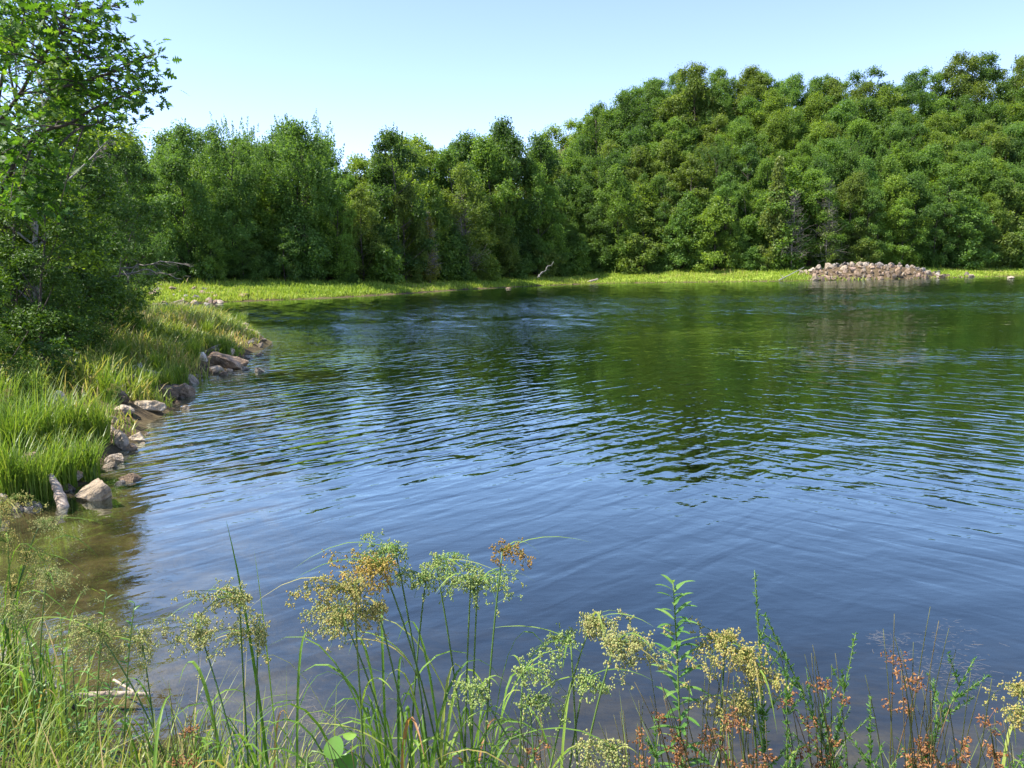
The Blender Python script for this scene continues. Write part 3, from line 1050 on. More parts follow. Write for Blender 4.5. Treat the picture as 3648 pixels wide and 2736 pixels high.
# shrubs along the foot of the wood
for i, (u, vt, dd, k, col, lab) in enumerate([
        (1370, 880, 9.0, 'shrub_a', 'bright', 'bright green bush alone before the darkest part of the wood'),
        (1260, 990, 9.5, 'shrub_b', 'mid', 'low dull bush at the top of the meadow left of the bright bush'),
        (1480, 985, 9.0, 'shrub_a', 'olive', 'low olive bush right of the lone bright bush'),
        (1600, 840, 10, 'shrub_b', 'bright', 'upright light green sapling bush under the dark trees'),
        (1655, 935, 8.5, 'shrub_a', 'bright', 'round green bush left of the pair on the meadow'),
        (1745, 905, 7.5, 'shrub_b', 'yellow', 'tall yellow green bush standing out on the meadow edge'),
        (1850, 920, 9.0, 'shrub_a', 'mid', 'broad green bush right of the yellow green bush'),
        (1950, 880, 9.0, 'shrub_a', 'olive', 'olive bush behind the fallen white branch'),
        (2060, 860, 9.5, 'shrub_b', 'bright', 'light bush right of the fallen white branch'),
        (2330, 900, 9.5, 'shrub_a', 'mid', 'spreading bush at the foot of the hill shoulder'),
        (2480, 880, 10, 'shrub_b', 'dark', 'dark bush at the foot of the hill among grey stones'),
        (2700, 900, 9.0, 'shrub_a', 'bright', 'bright bush at the water meadow left of the leaning pale log'),
        (2770, 870, 9.5, 'shrub_b', 'bright', 'light upright bush beside the leaning pale log'),
        (2930, 880, 11, 'shrub_b', 'mid', 'green bush just above the left end of the rock pile'),
        (3380, 880, 11, 'shrub_a', 'dark', 'dark bush above the right end of the rock pile'),
        (3470, 850, 10, 'shrub_b', 'olive', 'brownish bush right of the rock pile'),
        (3580, 830, 9.5, 'shrub_a', 'olive', 'large olive bush at the right edge of the far meadow'),
        (3640, 820, 9.0, 'shrub_a', 'bright', 'light green bush cut by the right border above the far meadow'),
        (930, 960, 11, 'shrub_a', 'olive', 'dull brownish bush in the dark wood foot left of the meadow'),
        (1090, 990, 11, 'shrub_b', 'dark', 'dark bush in deep shade behind the left meadow'),
        (760, 980, 10, 'shrub_a', 'dark', 'dark bush behind the far boulder'),
        (640, 960, 9, 'shrub_b', 'mid', 'green bush above the far rubble')]):
    Y = shore_Y(u) + dd
    p = at(u, vt, Y)
    h = max(1.2, p[2] - tz(p[0], Y))
    put_tree('shrub', k, p[0], Y, h, lab, 'bush', None, GREENS[col], wide=1.0 if h > 3 else 1.3)

# undergrowth in the shade of the wood: one mass that nobody could count
mb = MB()
rs = np.random.RandomState(55)
n = 52000
ang = rs.uniform(-0.62, 0.62, n)
yy = np.zeros(n)
cand_u = 1824 + np.tan(ang) * F
ug = np.linspace(200, 3900, 75)
sy = np.array([shore_Y(u) for u in ug])
yy = np.interp(cand_u, ug, sy) + 12.0 + 26 * rs.uniform(0, 1, n) ** 1.3
xx = np.tan(ang) * yy
keep = (lake_dist(xx, yy) > 10.5) & (pile_h(xx, yy) < .05)
xx, yy = xx[keep], yy[keep]
n = len(xx)
top = 1.6 + 2.2 * (0.5 + 0.5 * wob(xx, yy, .55, 77)).clip(0, 1.3)
zz = terrain(xx, yy) + top * rs.uniform(0.03, 1, n) ** .75
scatter(mb, *LEAF_TUFT, np.stack([xx, yy, zz], -1), frames(norm(rs.normal(0, 1, (n, 3)) + [0, 0, .6]), rs.uniform(0, 6.28, n)), rs.uniform(.3, .62, n), np.clip(rs.normal(.35, .2, n), 0, 1))
o = link_obj('undergrowth', mb.mesh('undergrowth', M['crown']), color=(.8, .85, .8, 1))
tag(o, 'shaded leafy undergrowth along the foot of the far wood', 'undergrowth', kind='stuff')


# ------------------------------------------------------------------ far shore: grass, stones, dead wood
mb = MB()
rs = np.random.RandomState(56)
n = 70000
uu = rs.uniform(300, 3850, n)
yy = np.interp(uu, ug, sy) + rs.uniform(-0.3, 11.5, n)
xx = (uu - 1824) / F * yy * 1.0
d = lake_dist(xx, yy)
keep = (d > -.5 * rs.uniform(0, 1, n) ** 2) & (d < 11) & (pile_h(xx, yy) < .1)
xx, yy, d = xx[keep], yy[keep], d[keep]
n = len(xx)
hh = (0.20 + 0.28 * rs.uniform(0, 1, n) ** 2) * (1 + .5 * wob(xx, yy, .9, 31).clip(-.6, 1.4)) + .22 * sstep(5, 10, d) * rs.uniform(0, 1, n)
hh = hh * (1 + 1.3 * (wob(xx, yy, 2.4, 33) > .95) * rs.uniform(0, 1, n))
blades(mb, np.stack([xx, yy, np.maximum(terrain(xx, yy), -.05) - .02], -1), hh, rs.uniform(.1, .6, n), rs.uniform(.05, .11, n), rs, rnd=np.clip(rs.normal(.5, .2, n) + .22 * wob(xx, yy, .35, 41), 0, 1))
o = link_obj('meadow_grass', mb.mesh('meadow_grass', M['meadow']))
tag(o, 'bright yellow green grass of the meadow strip along the far shore', 'grass', kind='stuff')


def icosphere(sub):
    t = (1 + 5 ** .5) / 2
    V = [(-1, t, 0), (1, t, 0), (-1, -t, 0), (1, -t, 0), (0, -1, t), (0, 1, t), (0, -1, -t), (0, 1, -t), (t, 0, -1), (t, 0, 1), (-t, 0, -1), (-t, 0, 1)]
    Fc = [(0, 11, 5), (0, 5, 1), (0, 1, 7), (0, 7, 10), (0, 10, 11), (1, 5, 9), (5, 11, 4), (11, 10, 2), (10, 7, 6), (7, 1, 8), (3, 9, 4), (3, 4, 2), (3, 2, 6), (3, 6, 8), (3, 8, 9), (4, 9, 5), (2, 4, 11), (6, 2, 10), (8, 6, 7), (9, 8, 1)]
    V = [np.array(v) / np.linalg.norm(v) for v in V]
    for _ in range(sub):
        cache, nf = {}, []

        def midp(a, b):
            k = (min(a, b), max(a, b))
            if k not in cache:
                m = V[a] + V[b]
                V.append(m / np.linalg.norm(m))
                cache[k] = len(V) - 1
            return cache[k]
        for a, b, c in Fc:
            x, y, z = midp(a, b), midp(b, c), midp(c, a)
            nf += [(a, x, z), (b, y, x), (c, z, y), (x, y, z)]
        Fc = nf
    return np.array(V), np.array(Fc)


ICO = {k: icosphere(k) for k in (1, 2, 3)}


def rock_mesh(seed, dims, sub=2, cuts=11, rough=.05, lo=.45, hi=.8):
    """broken stone: a ball cut by random planes, then roughened"""
    r = np.random.RandomState(seed)
    V, Fc = ICO[sub]
    V = V.copy()
    for k in range(cuts):
        nrm = norm(r.normal(0, 1, 3))
        lim = r.uniform(lo, hi)
        dd = V @ nrm
        V = V - np.maximum(dd - lim, 0)[:, None] * nrm * .96
    ph = r.uniform(0, 6.28, 9)
    nz = np.sin(V[:, 0] * 7 + ph[0]) * np.sin(V[:, 1] * 8 + ph[1]) + np.sin(V[:, 2] * 9 + ph[2]) * np.sin(V[:, 0] * 11 + ph[3]) * .7
    V = V * (1 + rough * nz)[:, None]
    V = V / np.abs(V).max(0)
    m_ = MB()
    m_.add(V * np.asarray(dims) * .5, [Fc], .5)
    return m_.mesh('rock', M['rock'])


ROCK_COL = {'tan': (1.06, .97, .84), 'pale': (1.45, 1.38, 1.28), 'brown': (.78, .64, .52), 'grey': (.85, .88, .92), 'pink': (.98, .80, .70), 'dark': (.42, .36, .31), 'white': (1.9, 1.88, 1.82)}

# the rock pile
PILE_MESH = [rock_mesh(500 + k, np.array([1, .8, .62]) * np.random.RandomState(k).uniform(.85, 1.15, 3), sub=2, cuts=16, rough=.02, lo=.32, hi=.72) for k in range(12)]
pile = empty('rock_pile', (PILE[0], PILE[1], tz(PILE[0], PILE[1] - 5)))
tag(pile, 'heap of broken reddish grey rocks spilling into the lake below the wooded hill', 'rock pile')
rs = np.random.RandomState(9)
placed = []
tries = 0
while len(placed) < 295 and tries < 16000:
    tries += 1
    if len(placed) < 250:
        a, q = rs.uniform(0, 6.28), math.sqrt(rs.uniform(0, 1.12))
        x = PILE[0] + 10.4 * q * math.cos(a)
        y = PILE[1] + 4.5 * q * math.sin(a) + .12 * (x - PILE[0])
        if y > PILE[1] + 1.5 + .12 * (x - PILE[0]) and rs.uniform() < .75:
            continue
    else:                                         # the tail along the water's edge
        x = rs.uniform(42, 68)
        ys = np.linspace(100, 135, 300)
        dl = lake_dist(np.full(300, x), ys)
        y = ys[np.argmax(dl > 0)] + rs.uniform(-.3, 1.1)
    s = .38 + 1.0 * rs.uniform() ** 2
    if any((x - b[0]) ** 2 + (y - b[1]) ** 2 < (.34 * (s + b[2])) ** 2 for b in placed):
        continue
    placed.append((x, y, s))
    z = max(tz(x, y), -.05) + .16 * s
    o = link_obj('rock', PILE_MESH[len(placed) % 12], pile, (*(np.array(ROCK_COL[rs.choice(['tan', 'pink', 'brown', 'brown', 'tan', 'pink'] if y < PILE[1] - .5 else ['grey', 'grey', 'pale', 'tan'])]) * rs.uniform(.45, 1.05)), 1))
    o.location = (x - pile.location[0], y - pile.location[1], z - pile.location[2])
    o.rotation_euler = tuple(rs.uniform(0, 6.28, 3) * np.array([.4, .4, 1]))
    o.scale = (s, s, s * rs.uniform(.8, 1.2))

# rubble at the narrow end of the meadow
rub = empty('rubble', on_level(660, 1075, .2))
tag(rub, 'low spread of broken brown stones at the narrow end of the far meadow', 'rubble')
for k in range(46):
    p = on_level(rs.uniform(545, 775), rs.uniform(1066, 1090), .1)
    s = rs.uniform(.35, .95)
    o = link_obj('rock', PILE_MESH[k % 12], rub, (*(np.array(ROCK_COL[rs.choice(['tan', 'pink', 'brown', 'grey'])]) * rs.uniform(.7, 1.05)), 1))
    o.location = Vector((p[0], p[1], max(0, tz(p[0], p[1])) + .1)) - rub.location
    o.rotation_euler = (rs.uniform(-.3, .3), rs.uniform(-.3, .3), rs.uniform(0, 6))
    o.scale = (s, s, s)


def far_stone(u, v, w, label, col, seed):
    p = on_level(u, v, .15)
    o = link_obj('boulder', rock_mesh(seed, (w, w * .8, w * .5)), None, (*ROCK_COL[col], 1))
    o.location = (p[0], p[1], max(tz(p[0], p[1]), 0) + w * .07)
    o.rotation_euler = (0, 0, seed)
    tag(o, label, 'rock')


far_stone(868, 1066, 1.1, 'brown boulder standing in the far meadow grass right of the rubble', 'brown', 61)
far_stone(780, 1074, .9, 'low stone at the water edge between the rubble and the meadow boulder', 'tan', 62)
far_stone(1810, 1026, .75, 'low brown stone at the waterline of the meadow middle', 'brown', 63)
far_stone(3345, 978, 2.6, 'large pinkish boulder at the right end of the rock pile', 'pink', 64)
far_stone(2275, 985, 1.9, 'grey stone in the shade at the foot of the hill', 'grey', 65)
far_stone(2330, 982, 1.5, 'smaller grey stone right of the one in the hill shade', 'grey', 66)
far_stone(3600, 990, 1.2, 'low stone at the waterline near the right border', 'tan', 67)


def wood(name, pts, r0, r1, label, cat, mat='driftwood', twigs=0, seed=1, n=14, wob_=0.0, sides=8):
    """a log or a bare branch through the points"""
    r = np.random.RandomState(seed)
    base = np.array(pts[0], float)
    P = smooth_line(np.array(pts, float) - base, n)
    P[1:-1] += r.normal(0, wob_, (n - 2, 3))
    m_ = MB()
    rad = np.linspace(r0, r1, n) * r.uniform(.85, 1.15, n)
    tube(m_, P, rad, sides)
    L_ = np.linalg.norm(P[-1])
    for k in range(twigs):
        t = r.uniform(.2, .95)
        i = int(t * (n - 1))
        d = norm(norm(P[-1] - P[0]) + r.normal(0, .6, 3))
        ln = L_ * r.uniform(.1, .3) * (1.2 - t)
        q = bezier(P[i], P[i] + d * ln * .5 + r.normal(0, .06 * ln, 3), P[i] + d * ln + np.array([0, 0, -.1 * ln]), 5)
        tube(m_, q, np.linspace(rad[i] * .5, rad[i] * .12, 5), 5)
        for j in range(2):
            d2 = norm(d + r.normal(0, .6, 3))
            q2 = bezier(q[2 + j], q[2 + j] + d2 * ln * .25, q[2 + j] + d2 * ln * .5, 4)
            tube(m_, q2, np.linspace(rad[i] * .25, rad[i] * .06, 4), 4)
    o = link_obj(name, m_.mesh(name, M[mat], True))
    o.location = [float(q) for q in base]
    return tag(o, label, cat)


def P3(u, v, Y, dz=0.0):
    return at(u, v, Y) + np.array([0, 0, dz])


wood('fallen_branch', [P3(1915, 988, 112), P3(1940, 962, 113), P3(1972, 932, 114.5)], .08, .025, 'whitish fallen branch slanting on the meadow before the bushes', 'branch', 'pale_bark', 10, 3, wob_=.1)
wood('fallen_log', [P3(2775, 998, 112.5), P3(2815, 978, 114), P3(2865, 952, 116)], .08, .04, 'pale bare log leaning on the bank left of the rock pile', 'log', 'pale_bark', 2, 4)
wood('fallen_log', [P3(2068, 1012, 119), P3(2095, 1004, 119.5), P3(2130, 994, 120.5)], .2, .1, 'tan weathered log lying at the waterline below the bright meadow tree', 'log', 'driftwood', 3, 5)


def dead_tree(u, vtop, dd, label, seed, H=9.0, spread=1.6):
    r = np.random.RandomState(seed)
    Y = shore_Y(u) + dd
    p = at(u, vtop, Y)
    g = tz(p[0], Y)
    H = p[2] - g
    root = empty('dead_tree', (p[0], Y, g - .05))
    tm, bm = MB(), MB()
    zz = np.linspace(0, H, 8)
    tube(tm, np.stack([.15 * np.sin(zz * .6 + seed), .1 * np.cos(zz * .5), zz], -1), np.linspace(.10, .015, 8), 7)
    for k in range(170):
        z = H * r.uniform(.12, .98)
        a = r.uniform(0, 6.28)
        ln = spread * (1.15 - z / H) * r.uniform(.5, 1.3) + .25
        s = np.array([0, 0, z])
        e = s + np.array([math.cos(a) * ln, math.sin(a) * ln, ln * r.uniform(-.3, .8)])
        q = bezier(s, (s + e) / 2 + [0, 0, -.1 * ln], e, 4)
        tube(bm, q, np.linspace(.026, .010, 4), 4)
        for j in range(4):
            d2 = norm(e - s + r.normal(0, .7 * ln, 3))
            tube(bm, np.array([q[1 + j % 3], q[1 + j % 3] + d2 * ln * .45]), [.016, .008], 3)
    link_obj('trunk', tm.mesh('trunk', M['dead_wood'], True), root)
    link_obj('branches', bm.mesh('branches', M['dead_wood'], True), root)
    tag(root, label, 'dead tree')


dead_tree(2955, 640, 9.6, 'grey bare dead tree with fine twigs just left above the rock pile', 71, spread=2.0)
dead_tree(2830, 670, 9.2, 'grey bare dead tree between the ragged cedar and the rock pile', 72, spread=2.2)
dead_tree(2600, 690, 13, 'dead grey tree half hidden behind the layered light green tree', 73)
dead_tree(1640, 690, 10.5, 'dead brown tree with bare twigs above the pair of meadow bushes', 74, spread=2.4)
dead_tree(1525, 745, 9.4, 'thin dead snag beside the slim brownish cedar', 75, spread=1.0)


# ------------------------------------------------------------------ the near wood on the left
NEAR_R = dict(near_a=2.7 / 10, near_b=2.4 / 10, near_birch=1.9 / 10, near_shrub_a=1.5 / 3, near_shrub_b=1.3 / 3)


def near_tree(name, kind, u, vtop, Y, label, cat, color=(1, 1, 1), wide=1.0):
    """u is the pixel column of the crown's right edge"""
    p = at(u, vtop, Y)
    h = max(.8, p[2] - tz(p[0] - 1, Y))
    x = p[0] - NEAR_R[kind] * h * wide * 1.12
    return put_tree(name, kind, x, Y, max(.8, p[2] - tz(x, Y)), label, cat, None, color, wide)


near_tree('slender_tree', 'near_birch', 400, 30, 16.5, 'yellow green tree with a pale trunk behind the oak boughs', 'tree', (3.0, 2.3, 1.2), 1.3)
near_tree('slender_tree', 'near_birch', 230, -200, 17.5, 'yellow green tree rising past the upper left corner', 'tree', (2.8, 2.2, 1.2), 1.3)
near_tree('leafy_tree', 'near_a', 250, -350, 21, 'dense shaded tree filling the upper left corner behind the oak', 'tree', (1.5, 1.4, 1.0), .6)
near_tree('leafy_tree', 'near_b', 430, 230, 25, 'green tree showing between the oak boughs and the far wood', 'tree', (1.0, 1.05, .95), .8)
near_tree('leafy_tree', 'near_b', 420, 430, 20, 'leafy tree filling the gap under the lowest oak bough', 'tree', (1.1, 1.1, 1.0), 1.2)
near_tree('leafy_tree', 'near_b', 300, 560, 14.5, 'leafy young tree hiding the pale trunk below the oak boughs', 'tree', (1.0, 1.0, .95), 1.0)
near_tree('leafy_tree', 'near_a', 260, 480, 16, 'dense green tree at the left border below the oak boughs', 'tree', (1.2, 1.15, 1.0), 1.1)
near_tree('leafy_tree', 'near_a', 490, 480, 28, 'darker tree in front of the far wood right of the oak boughs', 'tree', (.95, 1.0, .95), 1.0)
near_tree('leafy_tree', 'near_b', 560, 450, 44, 'tall tree at the seam between the near wood and the far wood', 'tree', (1.0, 1.05, 1.0), .9)
near_tree('leafy_tree', 'near_a', 470, 520, 34, 'green tree behind the bare twigs over the left bank', 'tree', (1.2, 1.15, 1.0), 1.1)
near_tree('leafy_tree', 'near_b', 610, 520, 54, 'tree standing where the left bank runs back to the rubble', 'tree', (.95, 1.0, .95), 1.0)
near_tree('leafy_tree', 'near_a', 350, 640, 23, 'shaded tree deep behind the left bank bushes', 'tree', (1.0, 1.0, .95), 1.3)
near_tree('shrub', 'near_shrub_a', 470, 690, 20.5, 'tall bush with a sunlit crown beside the bare grey branch', 'bush', (1.35, 1.25, 1.0), .7)
near_tree('shrub', 'near_shrub_a', 230, 900, 13.0, 'large glossy bush at the left border above the bank grass', 'bush', (1.0, 1.0, .9), 1.1)
near_tree('shrub', 'near_shrub_b', 350, 860, 15.5, 'bush with narrow leaves behind the tan seed heads of the bank', 'bush', (1.1, 1.05, .9), .95)
near_tree('shrub', 'near_shrub_a', 410, 820, 18, 'dark bush left of the sunlit tall bush', 'bush', (.9, .95, .9), .8)
near_tree('shrub', 'near_shrub_b', 505, 950, 22, 'low bush at the water side end of the near wood', 'bush', (1.1, 1.05, .9), 1.0)
near_tree('shrub', 'near_shrub_a', 515, 960, 29, 'bush at the far end of the left bank under the dark trees', 'bush', (.95, .95, .9), 1.0)
near_tree('shrub', 'near_shrub_b', 110, 1050, 10.6, 'small bush cut by the left border beside the bank grass', 'bush', (1.0, 1.0, .9), 1.0)
near_tree('shrub', 'near_shrub_b', 300, 740, 17.5, 'tall shaded bush in the middle of the near wood', 'bush', (1.0, 1.0, .9), .9)
near_tree('shrub', 'near_shrub_a', 530, 1010, 38, 'low bush where the left bank narrows towards the far shore', 'bush', (1, 1, .9), 1.4)
near_tree('shrub', 'near_shrub_a', 560, 960, 50, 'bush left of the far rubble', 'bush', (.95, 1, .9), 1.2)

wood('dead_branch', [P3(400, 985, 20), P3(470, 955, 19.6), P3(560, 938, 19.4), P3(640, 938, 19.3), P3(690, 950, 19.2)], .024, .004, 'bare grey dead branch reaching out over the bank from the bushes', 'branch', 'dead_wood', 16, 8, wob_=.03)
wood('dead_branch', [P3(430, 975, 20.3), P3(520, 968, 20.0), P3(600, 980, 19.9), P3(680, 985, 19.8)], .025, .005, 'lower bare grey branch sagging below the other dead branch', 'branch', 'dead_wood', 10, 9, wob_=.03)
wood('dead_branch', [P3(280, 650, 23), P3(340, 560, 23), P3(400, 510, 23), P3(470, 470, 23), P3(520, 410, 23)], .026, .005, 'bare twiggy top of a dead tree against the sky beside the oak leaves', 'branch', 'dead_wood', 40, 10, wob_=.04)

# the oak whose boughs hang in from the left
rs = np.random.RandomState(77)
k7 = 0.7236
ob = P3(-330, 1400, 11.6)
ob[2] = tz(ob[0], 11.6)
oak = empty('oak_tree', ob)
tag(oak, 'oak with dark lobed leaves whose boughs reach in from the left border', 'tree')


def opt(pts):
    return [P3(x * k7, y * k7, Y) - ob for x, y, Y in pts]


limbs = [
    [np.array([0, 0, 0.0]), *opt([(-260, 1250, 11.6), (-120, 1100, 11.5), (-20, 980, 11.4), (70, 810, 11.2), (120, 720, 11.1), (230, 640, 11.0), (340, 610, 10.9), (450, 540, 10.8), (560, 490, 10.7), (680, 440, 10.6)])],
    [*opt([(-120, 1100, 11.5), (-40, 680, 11.6), (20, 570, 11.4), (100, 460, 11.2), (180, 320, 11.0), (270, 200, 10.9), (340, 90, 10.8), (390, -30, 10.7)])],
    [*opt([(-40, 680, 11.6), (0, 440, 11.8), (30, 310, 11.8), (85, 190, 11.9), (125, 50, 12.0), (150, -60, 12.0)])],
    [*opt([(180, 320, 11.0), (280, 290, 10.8), (400, 290, 10.7), (520, 280, 10.6), (620, 270, 10.5)])],
    [*opt([(340, 610, 10.9), (430, 620, 10.7), (500, 600, 10.6)])],
    [*opt([(100, 460, 11.2), (260, 440, 11.0), (420, 400, 10.8), (560, 350, 10.7), (700, 290, 10.6), (770, 265, 10.5)])],
    [*opt([(340, 90, 10.8), (430, 70, 10.7), (520, 30, 10.6), (590, 40, 10.6)])],
]
pool = []
for i, l in enumerate(limbs):
    m_ = MB()
    q = smooth_line(np.array(l), 26)
    r0 = [.048, .036, .03, .017, .014, .02, .014][i]
    tube(m_, q, np.linspace(r0, .006, 26), 7)
    pool.append(q[4:] if i == 0 else q)
    link_obj('trunk' if i == 0 else 'limb', m_.mesh('limb', M['bark'], True), oak)
pool = np.concatenate(pool)
clus = [(540, 40), (560, 20), (500, 20), (470, 100), (480, 160), (490, 195), (430, 60), (330, 80), (380, 60), (590, 250), (530, 290), (500, 250), (610, 270), (560, 300), (700, 270), (715, 282), (690, 295), (690, 300),
        (640, 350), (610, 330), (660, 380), (700, 400), (715, 400), (600, 420), (690, 470), (715, 470), (640, 460), (560, 470), (520, 440), (660, 510), (690, 515), (600, 520), (540, 540), (560, 570), (480, 560), (510, 600),
        (440, 480), (380, 400), (300, 330), (400, 300), (330, 470), (260, 420), (200, 400), (430, 600), (370, 560), (300, 600), (250, 560), (150, 620), (450, 350), (480, 400), (330, 260), (440, 270), (400, 440), (280, 500),
        (120, 40), (60, 60), (30, 120), (200, 60), (260, 30), (20, 20), (160, 10), (300, 10), (400, 10), (80, 0), (230, 0), (470, -30), (360, -40), (180, -60), (40, -60), (550, -40),
        (200, 880), (250, 930), (150, 950), (100, 880), (330, 900), (50, 1000), (280, 1010)]
for k in range(45):
    clus.append((rs.uniform(-80, 420), rs.uniform(-80, 720)))
for k in range(30):
    clus.append((rs.uniform(-80, 330), rs.uniform(640, 1050)))
cb, tw = MB(), MB()
for cx, cy in clus:
    c = P3(cx * k7, cy * k7, rs.uniform(10.2, 11.9)) - ob
    i = np.argmin(((pool - c) ** 2).sum(1))
    if np.linalg.norm(pool[i] - c) > .05:
        tube(tw, bezier(pool[i], (pool[i] + c) / 2 + [0, 0, .08], c, 5), np.linspace(.012, .004, 5), 4, cap=False)
    n = rs.randint(15, 25)
    P = c + rs.normal(0, 1, (n, 3)) * np.array([.15, .15, .10])
    dirs = norm(P - c + rs.normal(0, .05, (n, 3)) + [0, 0, -.05])
    nr = norm(rs.normal(0, .5, (n, 3)) + [0, -.1, .8])
    fr_ = frames(nr, rs.uniform(0, 6.28, n))
    scatter(cb, LEAF_OAK[0], LEAF_OAK[1], P, fr_, rs.uniform(.10, .18, n), np.clip(rs.normal(.35, .33, n), 0, 1))
link_obj('twigs', tw.mesh('twigs', M['bark'], True), oak)['kind'] = 'stuff'
link_obj('crown', cb.mesh('crown', M['oak_leaf']), oak)

# ------------------------------------------------------------------ the left bank: stones, driftwood, grass
NR = 0
ROCKS = []


def bank_rock(u, vb, w, h, label, col, depth=.8, tilt=0.0, z=0.02, rough=.05, cuts=11, name='rock'):
    """stone whose foot is seen at (u, vb); w, h its size in pixels of the photograph"""
    global NR
    NR += 1
    p = on_level(u, vb, z)
    k = math.hypot(p[0], p[1]) / F * 1.02
    W, Hh = w * k, h * k * 1.12
    o = link_obj(name, rock_mesh(900 + NR, (W, W * depth, Hh * 1.35), 3, cuts, rough), None, (*ROCK_COL[col], 1))
    zz_ = max(tz(p[0], p[1] + W * depth * .35), -.03)
    o.location = (p[0], p[1] + W * depth * .35, zz_ + Hh * .22)
    o.rotation_euler = (0, tilt, (NR * .9) % .7 - .35)
    ROCKS.append((o.location[0], o.location[1], W * .55))
    return tag(o, label, 'rock')


bank_rock(325, 1775, 135, 72, 'rounded tan boulder standing in the shallows beside the leaning log', 'tan', .8, .05, cuts=7, name='boulder')
bank_rock(262, 1668, 30, 50, 'small upright tan stone at the bank foot between boulder and rock cluster', 'tan', .9)
bank_rock(385, 1590, 60, 52, 'tan rock at the front left of the waterline cluster', 'tan')
bank_rock(425, 1595, 62, 60, 'biggest tan rock of the waterline cluster', 'tan')
bank_rock(478, 1570, 78, 36, 'long pointed rock on the water side of the cluster', 'tan', .6, -.1)
bank_rock(465, 1598, 42, 26, 'low stone at the right foot of the waterline cluster', 'brown')
bank_rock(395, 1552, 50, 28, 'rock at the back of the waterline cluster under the grass', 'tan')
bank_rock(405, 1478, 70, 62, 'pale rounded boulder in the grass above the flat slabs', 'pale', .8)
bank_rock(425, 1490, 62, 40, 'dark stone in front of the pale rounded boulder', 'dark')
bank_rock(455, 1452, 46, 34, 'grey slab leaning behind the pale rounded boulder', 'grey', .7, .4)
bank_rock(520, 1480, 118, 36, 'long tan slab reaching into the water', 'tan', .6, .08)
bank_rock(430, 1508, 74, 26, 'flat tan slab at the water edge below the pale boulder', 'tan', .8)
bank_rock(470, 1425, 56, 34, 'tan stone among the grass above the long slab', 'tan')
bank_rock(500, 1437, 34, 22, 'small reddish stone above the long slab', 'pink')
bank_rock(483, 1388, 62, 34, 'white flat stone shining in the bank grass', 'white', .9, .15)
bank_rock(540, 1390, 60, 30, 'white edged stone on top of the dark wet rock', 'grey', .8, .2)
bank_rock(570, 1430, 130, 60, 'large dark wet rock hanging over the water', 'dark', .8)
bank_rock(655, 1412, 78, 50, 'brown rounded rock right of the dark wet rock', 'brown')
bank_rock(612, 1402, 50, 26, 'brown slab between the dark wet rock and the rounded rock', 'tan')
bank_rock(668, 1366, 62, 34, 'tan block at the waterline below the large layered slab', 'tan', .8, .1)
bank_rock(705, 1318, 66, 26, 'white flat slab at the grass edge', 'white', .9, .1)
bank_rock(757, 1328, 62, 26, 'tan flat slab with its foot in the water', 'tan', .8)
bank_rock(800, 1312, 150, 50, 'large layered brown slab sloping into the water', 'brown', .7, .12)
bank_rock(775, 1290, 110, 36, 'tan upper layer of the sloping slab', 'tan', .7, .12)
bank_rock(777, 1248, 32, 22, 'small grey stone under the tall grass tuft', 'grey')
bank_rock(865, 1190, 48, 22, 'tan stone near the tip of the bank', 'tan')
bank_rock(870, 1215, 60, 22, 'low brown stone at the tip of the bank', 'brown')
bank_rock(905, 1208, 50, 16, 'last low stone at the very tip of the bank', 'tan')
bank_rock(190, 1428, 62, 60, 'pale cracked rock standing in the bright grass of the bank', 'pale', .8, .1, z=.5)
bank_rock(110, 1740, 70, 60, 'brown earthy rock at the left foot of the bank', 'brown')
bank_rock(70, 1790, 60, 42, 'dark rock under the tan seed heads at the left border', 'dark')
bank_rock(165, 1755, 60, 22, 'low brown stone left of the leaning log', 'brown')
bank_rock(468, 1158, 44, 20, 'grey stone in the shade of the near wood', 'grey', z=.8)
bank_rock(400, 1205, 90, 40, 'large dark grey rock in the shade behind the bank grass', 'grey', z=.7)
bank_rock(345, 1180, 70, 26, 'flat grey rock under the shaded bushes', 'grey', z=.8)

_a = on_level(232, 1802, 0)
_b = on_level(180, 1694, .26)
wood('driftwood_log', [_a + [.02, -.05, -.05], (_a + _b) / 2 + [0, 0, .01], _b], .062, .030, 'pale barkless log leaning out of the shallows beside the boulder', 'log', 'driftwood', 0, 12, n=10)
_a = on_level(-60, 2330, .22)
_b = on_level(235, 2500, .04)
wood('driftwood_log', [_a, (_a + _b) / 2, _b], .085, .055, 'thick grey weathered log lying across the lower left bank', 'log', 'dead_wood', 0, 13, n=12, wob_=.006)
_a = on_level(205, 2492, .05)
_b = on_level(545, 2468, .0)
wood('driftwood_stick', [_a, (_a + _b) / 2 + [0, 0, .012], _b + [0, 0, -.01]], .026, .010, 'pale barkless stick pointing from the grey log into the water', 'stick', 'driftwood', 0, 14, n=12, wob_=.002)
_a = on_level(405, 2422, .05)
_b = on_level(488, 2470, .02)
wood('driftwood_stick', [_a, (_a + _b) / 2, _b], .007, .006, 'short thin stick crossing the pale barkless stick', 'stick', 'driftwood', 0, 15, n=6)

